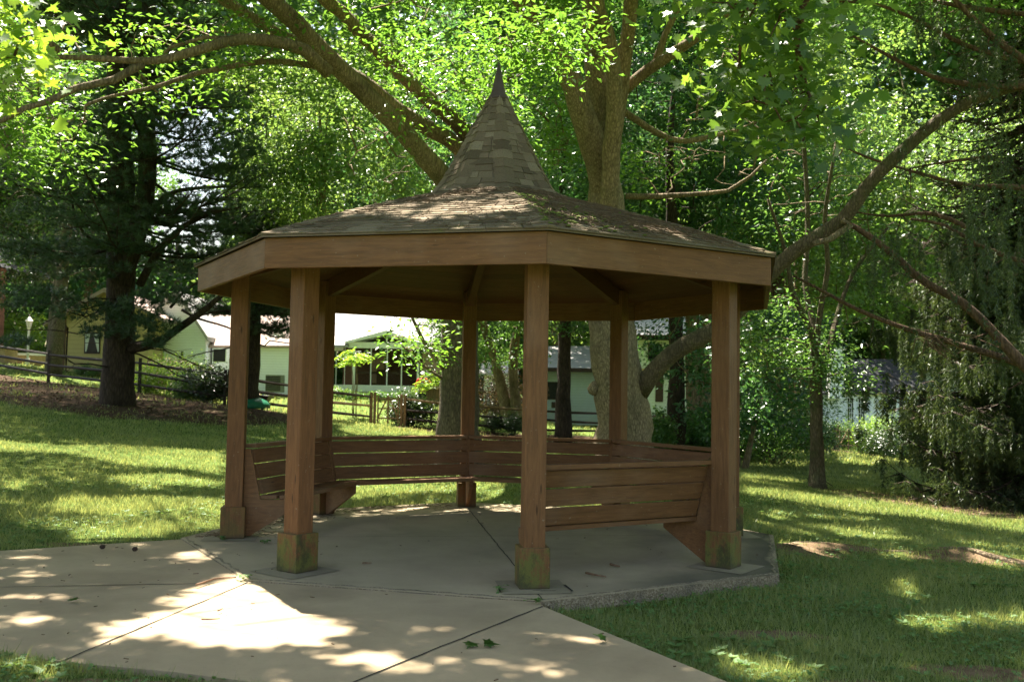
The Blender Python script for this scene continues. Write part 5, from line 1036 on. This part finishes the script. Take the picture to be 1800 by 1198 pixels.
# lamp post
p = at(48, 642, 46); g = hz(p[0], p[1]); lp = root('lamp_post', (p[0], p[1], g), 'white garden lamp post with a glass lantern left of the yellow cottage', 'lamp post'); ps = 46/FPX
b = MB(); b.lathe((p[0], p[1], g), [(.10, 0), (.10, .3), (.055, .34), (.05, 1.72), (.07, 1.76), (.09, 1.80)], 12); b.build('pole', mt['trim_white'], lp, smooth=False)
b = MB(); b.lathe((p[0], p[1], g+1.8), [(.09, 0), (.17, .30), (.17, .31)], 6); b.build('lantern_glass', mt['lampglass'], lp)
b = MB(); b.lathe((p[0], p[1], g+2.11), [(.21, 0), (.10, .14), (.02, .22)], 6); b.build('lantern_roof', mt['trim_white'], lp)
# low stone wall and planter at left
h = House('stone_planter', 'tan stone planter at the foot of the brick house', 45, 10, 648); h.rt['category'] = 'planter'; h.box('body', -30, 612, 9, 655, 'stone_tan', 0, 1.2); h.box('coping', -32, 609, 11, 612, 'stone_tan', -.06, 1.3)
h = House('low_wall', 'low tan garden wall behind the top rail at the far left', 47, 60, 645); h.rt['category'] = 'wall'; h.box('body', 22, 624, 84, 646, 'stone_tan', 0, .3); h.box('coping', 20, 621, 86, 624, 'trim_white', -.05, .35)
# black barrow wheel and green tub by the fence
p = at(456, 700, 33); g = hz(p[0], p[1]); wh = root('wheelbarrow', (p[0], p[1], g), 'black wheelbarrow tipped behind the rails between the left posts', 'wheelbarrow')
b = MB()
for i in range(20): a = i/20*2*math.pi; a2 = (i+1)/20*2*math.pi; b.bar((p[0]+.2*math.cos(a), p[1], g+.24+.2*math.sin(a)), (p[0]+.2*math.cos(a2), p[1], g+.24+.2*math.sin(a2)), .09, .06)
b.build('tyre', mt['black'], wh)
b = MB(); b.hexa([(p[0]-.25, p[1]-.05, g+.28), (p[0]+.2, p[1]-.05, g+.28), (p[0]+.2, p[1]+.5, g+.28), (p[0]-.25, p[1]+.5, g+.28), (p[0]-.34, p[1]-.15, g+.55), (p[0]+.36, p[1]-.15, g+.55), (p[0]+.36, p[1]+.6, g+.55), (p[0]-.34, p[1]+.6, g+.55)]); b.build('tray', mt['black'], wh, bevel=.02)
for s_ in (-.2, .2): b = MB(); b.bar((p[0]+s_, p[1], g+.25), (p[0]+s_*1.4, p[1]+1.2, g+.6), .04, .04); b.build('handle', mt['fence_tan'], wh)
p = at(440, 718, 30.5); g = hz(p[0], p[1]); b = MB(); b.lathe((p[0], p[1], g), [(.62, 0), (.62, .12), (.5, .24), (.3, .33), (.05, .36)], 22); tb = b.build('sandbox_lid', mt['green_plastic'], smooth=True); tag(tb, 'domed green plastic lid lying in the mulch by the second pine', 'sandbox lid')

# ------------------------------------------------------------------ the person in the garden
def skinned(name, verts, edges, mat, parent=None, sub=2):
    me = bpy.data.meshes.new(name); me.from_pydata([v[:3] for v in verts], edges, []); o = link(name, me, mat, parent)
    m = o.modifiers.new('skin', 'SKIN'); me.skin_vertices.new() if not me.skin_vertices else None
    for i, v in enumerate(verts): me.skin_vertices[0].data[i].radius = (v[3], v[4] if len(v) > 4 else v[3]); me.skin_vertices[0].data[i].use_root = (i == 0)
    s_ = o.modifiers.new('sub', 'SUBSURF'); s_.levels = sub; s_.render_levels = sub; m.use_smooth_shade = True; return o
pp = at(742, 712, 44.0); gp_ = hz(pp[0], pp[1]); pe = root('person', (pp[0], pp[1], gp_), 'person in a red jacket, patterned vest and white cap standing beside the porch', 'person')
def off(v): return [(pp[0]+a[0], pp[1]+a[1], gp_+a[2], *a[3:]) for a in v]
S = off([(0, 0, .95, .14, .11), (0, 0, 1.15, .14, .10), (-.01, -.02, 1.38, .16, .11), (0, -.03, 1.50, .06), (0, -.05, 1.60, .075, .09), (0, -.06, 1.70, .08, .095),
         (-.19, -.02, 1.42, .055), (-.28, -.03, 1.15, .045), (-.30, -.12, .92, .035), (-.30, -.15, .84, .03, .018),
         (.19, -.02, 1.43, .055), (.36, -.05, 1.28, .045), (.52, -.16, 1.17, .035), (.60, -.20, 1.14, .03, .018),
         (-.09, 0, .86, .095), (-.10, -.02, .48, .065), (-.11, .02, .10, .042), (-.11, -.14, .04, .04), (.09, 0, .86, .095), (.11, -.03, .48, .065), (.12, .02, .10, .042), (.12, -.14, .04, .04),
         (-.30, -.19, .77, .010), (-.28, -.18, .76, .009), (-.32, -.17, .77, .009), (.66, -.23, 1.13, .010), (.655, -.21, 1.11, .009), (.65, -.25, 1.15, .009)])
Ed = [(0, 1), (1, 2), (2, 3), (3, 4), (4, 5), (2, 6), (6, 7), (7, 8), (8, 9), (2, 10), (10, 11), (11, 12), (12, 13), (0, 14), (14, 15), (15, 16), (16, 17), (0, 18), (18, 19), (19, 20), (20, 21), (9, 22), (9, 23), (9, 24), (13, 25), (13, 26), (13, 27)]
skinned('body', S, Ed, mt['skin'], pe)
J = off([(0, 0, .98, .165, .13), (0, 0, 1.15, .165, .125), (-.01, -.02, 1.38, .175, .125), (0, -.03, 1.48, .085), (-.20, -.02, 1.42, .075), (-.285, -.03, 1.15, .062), (-.305, -.11, .95, .05), (.20, -.02, 1.43, .075), (.365, -.05, 1.28, .062), (.50, -.15, 1.18, .05)])
skinned('jacket', J, [(0, 1), (1, 2), (2, 3), (2, 4), (4, 5), (5, 6), (2, 7), (7, 8), (8, 9)], mt['red_cloth'], pe)
Vv = off([(0, -.035, 1.02, .145, .125), (0, -.035, 1.2, .145, .125), (0, -.05, 1.36, .13, .12)]); mv = M('patterned_vest_cloth'); vv = mv.n("ShaderNodeTexVoronoi"); vv.inputs["Scale"].default_value = 14; mv.l(mv.co(), vv.inputs[0]); mv.col(mv.ramp(vv.outputs["Color"], [(.2, (.02, .08, .08)), (.5, (.65, .7, .66)), (.9, (.05, .2, .2))])); skinned('vest', Vv, [(0, 1), (1, 2)], mv.m, pe)
Tt = off([(0, 0, .94, .15, .12), (-.09, 0, .85, .105), (-.10, -.02, .48, .08), (-.11, .01, .12, .065), (.09, 0, .85, .105), (.11, -.03, .48, .08), (.12, .01, .12, .065)]); skinned('trousers', Tt, [(0, 1), (1, 2), (2, 3), (0, 4), (4, 5), (5, 6)], mt['navy'], pe)
b = MB(); b.lathe((pp[0], pp[1]-.05, gp_+1.68), [(.105, 0), (.108, .04), (.09, .09), (.05, .12), (.01, .13)], 14); b.bar((pp[0]+.02, pp[1]-.13, gp_+1.70), (pp[0]+.03, pp[1]-.23, gp_+1.68), .14, .012); b.build('cap', mt['white_cloth'], pe, smooth=True)

# ------------------------------------------------------------------ grass, clover, litter
CF = _F[:2]/np.linalg.norm(_F[:2])
def lawnpts(n, r0, r1, rng, power=1.0, spread=.60):
    u = rng.random(n); r = r0*(r1/r0)**(u**power); a = rng.uniform(-spread, spread, n); x = CAM[0]+r*np.sin(a+YAW); y = CAM[1]+r*np.cos(a+YAW)
    mu, so_ = fields(x, y); d = np.minimum(polyd(x, y, OCT), polyd(x, y, PATH)); m = (d > -.018) & ((rng.random(n) > mu*1.25) | ((rng.random(n) < .16) & (np.sin(x*1.7)*np.cos(y*1.9+x) > .1))) & (rng.random(n) > so_*.95); m &= ~((y > 27+.55*np.maximum(x, 0)+(x < -5)*(-1.2*(x+5)*.0)) & (rng.random(n) < .5))
    return x[m], y[m], r[m]
rng = np.random.default_rng(200)
def blades(n, r0, r1, h, wd, rng, power=1., spread=.6):
    x, y, r = lawnpts(n, r0, r1, rng, power, spread); k = len(x); z = hfield(x, y)-.005; pn_ = np.sin(x*2.3+np.sin(y*1.7)*2)*np.cos(y*2.1-x*.7); hh_ = h*(.55+.6*rng.random(k))*(1+.25*pn_)*(1+.012*r); ww = wd*(1+r*.055)*(.7+.6*rng.random(k))
    a = rng.random(k)*6.283; lean = rng.normal(0, .38, (k, 2))*hh_[:, None]; bx = np.cos(a)*ww/2; by = np.sin(a)*ww/2
    V = np.stack([np.stack([x-bx, y-by, z], 1), np.stack([x+bx, y+by, z], 1), np.stack([x+lean[:, 0], y+lean[:, 1], z+hh_], 1)], 1).reshape(-1, 3)
    F = np.arange(k*3).reshape(-1, 3); return V, F, np.repeat(np.clip(.45+.2*pn_+rng.normal(0, .25, k), 0, 1), 3)
def joinp(parts):
    o = 0; Vs, Fs, Ts = [], [], []
    for V, F, T in parts: Vs.append(V); Fs.append(F+o); Ts.append(T); o += len(V)
    return np.concatenate(Vs), np.concatenate(Fs), np.concatenate(Ts)
me = npmesh('grass', *joinp([blades(330000, 4.6, 15, .05, .0045, rng, 1.0), blades(230000, 12, 34, .055, .008, rng, .8), blades(60000, 30, 62, .09, .02, rng, 1., .6), blades(26000, 4.6, 14, .095, .0045, rng, .9)]))
tag(link('grass', me, mt['grass']), 'short mown grass of the lawn', 'grass', kind='stuff')
# clover and broad weeds
n = 24000; x, y, r = lawnpts(n, 4.7, 16, rng, 1.0, .62); w_ = np.sin(x*1.3+2)*np.cos(y*1.6)+.35*(x > 1)+rng.normal(0, .3, len(x)); m = w_ > .25; x, y = x[m], y[m]; P = np.stack([x, y, hfield(x, y)+.02+.025*rng.random(len(x))], 1)
for wx, wy in ((2.78, -1.62), (2.72, -1.5), (-1.98, -2.52), (.38, -3.26), (-2.72, -.55), (-2.25, -.72), (.1, -2.88), (-.9, 2.75), (.2, 2.95), (-2.0, 2.2)):
    P = np.vstack([P, np.stack([wx+rng.normal(0, .025, 9), wy+rng.normal(0, .025, 9), .012+.03*rng.random(9)], 1)])
parts = []
for j in range(3):
    a = j*2.094+rng.random(len(P))*.4; parts.append(stamp(P, .022+.016*rng.random(len(P)), T_OVAL, rng, N=norm(rng.normal(size=P.shape)*.3+(0, 0, 1)), A=np.stack([np.cos(a), np.sin(a), 0*a], 1), W=1.5))
xw, yw, rw = lawnpts(2600, 4.7, 13, rng, 1.0, .62); mw = (np.sin(xw*2.1+1)*np.cos(yw*2.4)+.3*rng.normal(size=len(xw)) > .35); xw, yw = xw[mw], yw[mw]; PW = np.repeat(np.stack([xw, yw, hfield(xw, yw)+.01], 1), 6, 0); aw = rng.random(len(PW))*6.283
parts.append(stamp(PW, .05+.035*rng.random(len(PW)), T_OVAL, rng, N=norm(np.stack([-np.cos(aw)*.5, -np.sin(aw)*.5, 1+0*aw], 1)), A=np.stack([np.cos(aw), np.sin(aw), .5+0*aw], 1), W=1.1))
me = npmesh('clover', *joinp(parts)); tag(link('clover', me, mt['clover']), 'clover and broad weeds among the grass near the gazebo', 'clover', kind='stuff')
b = MB()
for _ in range(9000):
    a_, c_ = rng.uniform(-20, 8), rng.uniform(13, 28)
    if not inpoly(np.array([a_]), np.array([c_]), MULCH)[0]: continue
    z_ = hz(a_, c_); r_ = .02+.035*rng.random(); an = rng.random()*6.28; e = np.array([math.cos(an), math.sin(an), 0]); f_ = np.array([-math.sin(an), math.cos(an), rng.normal()*.5]); o_ = np.array([a_, c_, z_+.01])
    b.add([o_-e*r_, o_+f_*r_*.5+(0, 0, .02), o_+e*r_, o_-f_*r_*.5+(0, 0, .004)], [(0, 1, 2, 3)])
tag(b.build('leaf_mulch', mt['straw']), 'dead leaves and bark crumbs over the mulch under the pines', 'leaf mulch', kind='stuff')
# leaf and twig litter on slab, path and mulch
b = MB()
def onpave(n, rng):
    x = rng.uniform(-5, 3.2, n); y = rng.uniform(-6, 3, n); m = (polyd(x, y, OCT) < -.05) | (polyd(x, y, PATH) < -.03); return x[m], y[m]
x, y = onpave(900, rng)
for a_, c_ in zip(x, y):
    if rng.random() < .0+(.25 if a_ > -1.5 and c_ < 1 else .9)*.55: 
        r_ = .003+.005*rng.random(); an = rng.random()*3.14; L_ = r_*(1+2*rng.random()); z_ = .004; b.bar((a_-math.cos(an)*L_, c_-math.sin(an)*L_, z_+r_*.4), (a_+math.cos(an)*L_, c_+math.sin(an)*L_, z_+r_*.4), r_, r_*.7)
for _ in range(520):   # drift of needles against the back left edge
    k = rng.choice([7, 8, 8]); u = rng.random(); q = (vt(k, 1, 0)*(1-u)+vt(k % 8+1, 1, 0)*u)*(RS-.1-abs(rng.normal(0, .28))); an = rng.random()*3.14; L_ = .02+.05*rng.random(); b.bar((q[0]-math.cos(an)*L_, q[1]-math.sin(an)*L_, .009), (q[0]+math.cos(an)*L_, q[1]+math.sin(an)*L_, .012), .004, .004)
tag(b.build('leaf_litter', mt['straw']), 'needles, seeds and crumbs of bark strewn over the concrete', 'leaf litter', kind='stuff')
def twig(px0, py0, px1, py1, label, r=.008, z=.008, mid=None):
    a = atz(px0, py0, z); c = atz(px1, py1, z); m_ = atz(*mid, z) if mid else (a+c)/2+(c-a)[[1, 0, 2]]*(.04, -.04, 0); b = MB(); b.tube(resample([a+(0, 0, r), m_+(0, 0, r), c+(0, 0, r)], .03), np.linspace(r, r*.6, len(resample([a, m_, c], .03))), 6); o = b.build('twig', mt['twig'], smooth=True); tag(o, label, 'twig', 'twigs fallen on the concrete')
def atz(x, y, z): d = ray(x, y); return CAM+d*((z-CAM[2])/d[2])
twig(345, 1029, 415, 1016, 'long bent twig lying on the sunlit path by the slab corner', .009, mid=(380, 1018)); twig(354, 1089, 387, 1088, 'straight thin twig lying in the sunlit patch of path', .006); twig(383, 1074, 391, 1070, 'tiny twig beside the straight one in the sunlit patch', .006)
twig(1030, 1008, 1065, 1015, 'longer pale twig on the slab under the front bench', .011, .01); twig(1073, 993, 1089, 997, 'short reddish twig on the slab near the bench bracket', .012, .01); twig(637, 990, 653, 990, 'short dark twig in the middle of the slab', .008, .01)
for px, py, lb in ((180, 964, 'small dark pine cone on the path near its far grass edge'), (237, 968, 'dark pine cone just right of the other one on the path')):
    p = atz(px, py, 0); b = MB()
    for i in range(6):
        for j in range(7): a = j/7*6.28+i*.45; rr = .019*math.sin((i+1)/7*3.0); b.box((p[0]+rr*math.cos(a)-.006, p[1]+rr*math.sin(a)-.006, .0+i*.006), (p[0]+rr*math.cos(a)+.006, p[1]+rr*math.sin(a)+.006, .008+i*.006))
    tag(b.build('pine_cone', mt['trim_brown']), lb, 'pine cone', 'pine cones on the path')
for px, py, s_, lb, sd in ((850, 1133, .07, 'curled pale green maple leaf fallen on the path in front of the gazebo', 1), (832, 1132, .06, 'darker curled maple leaf touching the pale one on the path', 2), (1065, 1126, .06, 'small single green leaf fallen on the right side of the path', 3), (126, 1058, .05, 'small dark leaf fallen on the shaded left of the path', 4)):
    p = atz(px, py, .0); r_ = np.random.default_rng(sd); V, F, T = stamp(np.array([p+(0, 0, .014)]), s_*1.5, T_MAPLE, r_, N=norm(np.array([[r_.normal()*.2, -.2, 1.]]))); V[:, 2] = np.maximum(V[:, 2], -.006)
    o = link('fallen_leaf', npmesh('fallen_leaf', V, F, T), mt['leaf_maple']); tag(o, lb, 'leaf', 'leaves fallen on the path'); so2 = o.modifiers.new('thick', 'SOLIDIFY'); so2.thickness = .0015
# surface roots in the right lawn
for pts, r_, lb in (([(3.1, .05), (3.4, .28), (3.8, .33), (4.3, .22), (4.7, .30)], .05, 'exposed tree root beside the right corner of the slab'), ([(4.9, .55), (5.3, .30), (5.7, .02), (6.4, -.15)], .07, 'thicker exposed root in bare soil at the right')):
    b = MB(); Q = resample([(a, c, hz(a, c)-.015) for a, c in pts], .12); b.tube(Q, r_*.6*(.5+.5*np.sin(np.linspace(.3, 2.8, len(Q)))), 10); tag(b.build('tree_root', mt['bark_brown'], smooth=True), lb, 'tree root', 'exposed roots in the lawn')
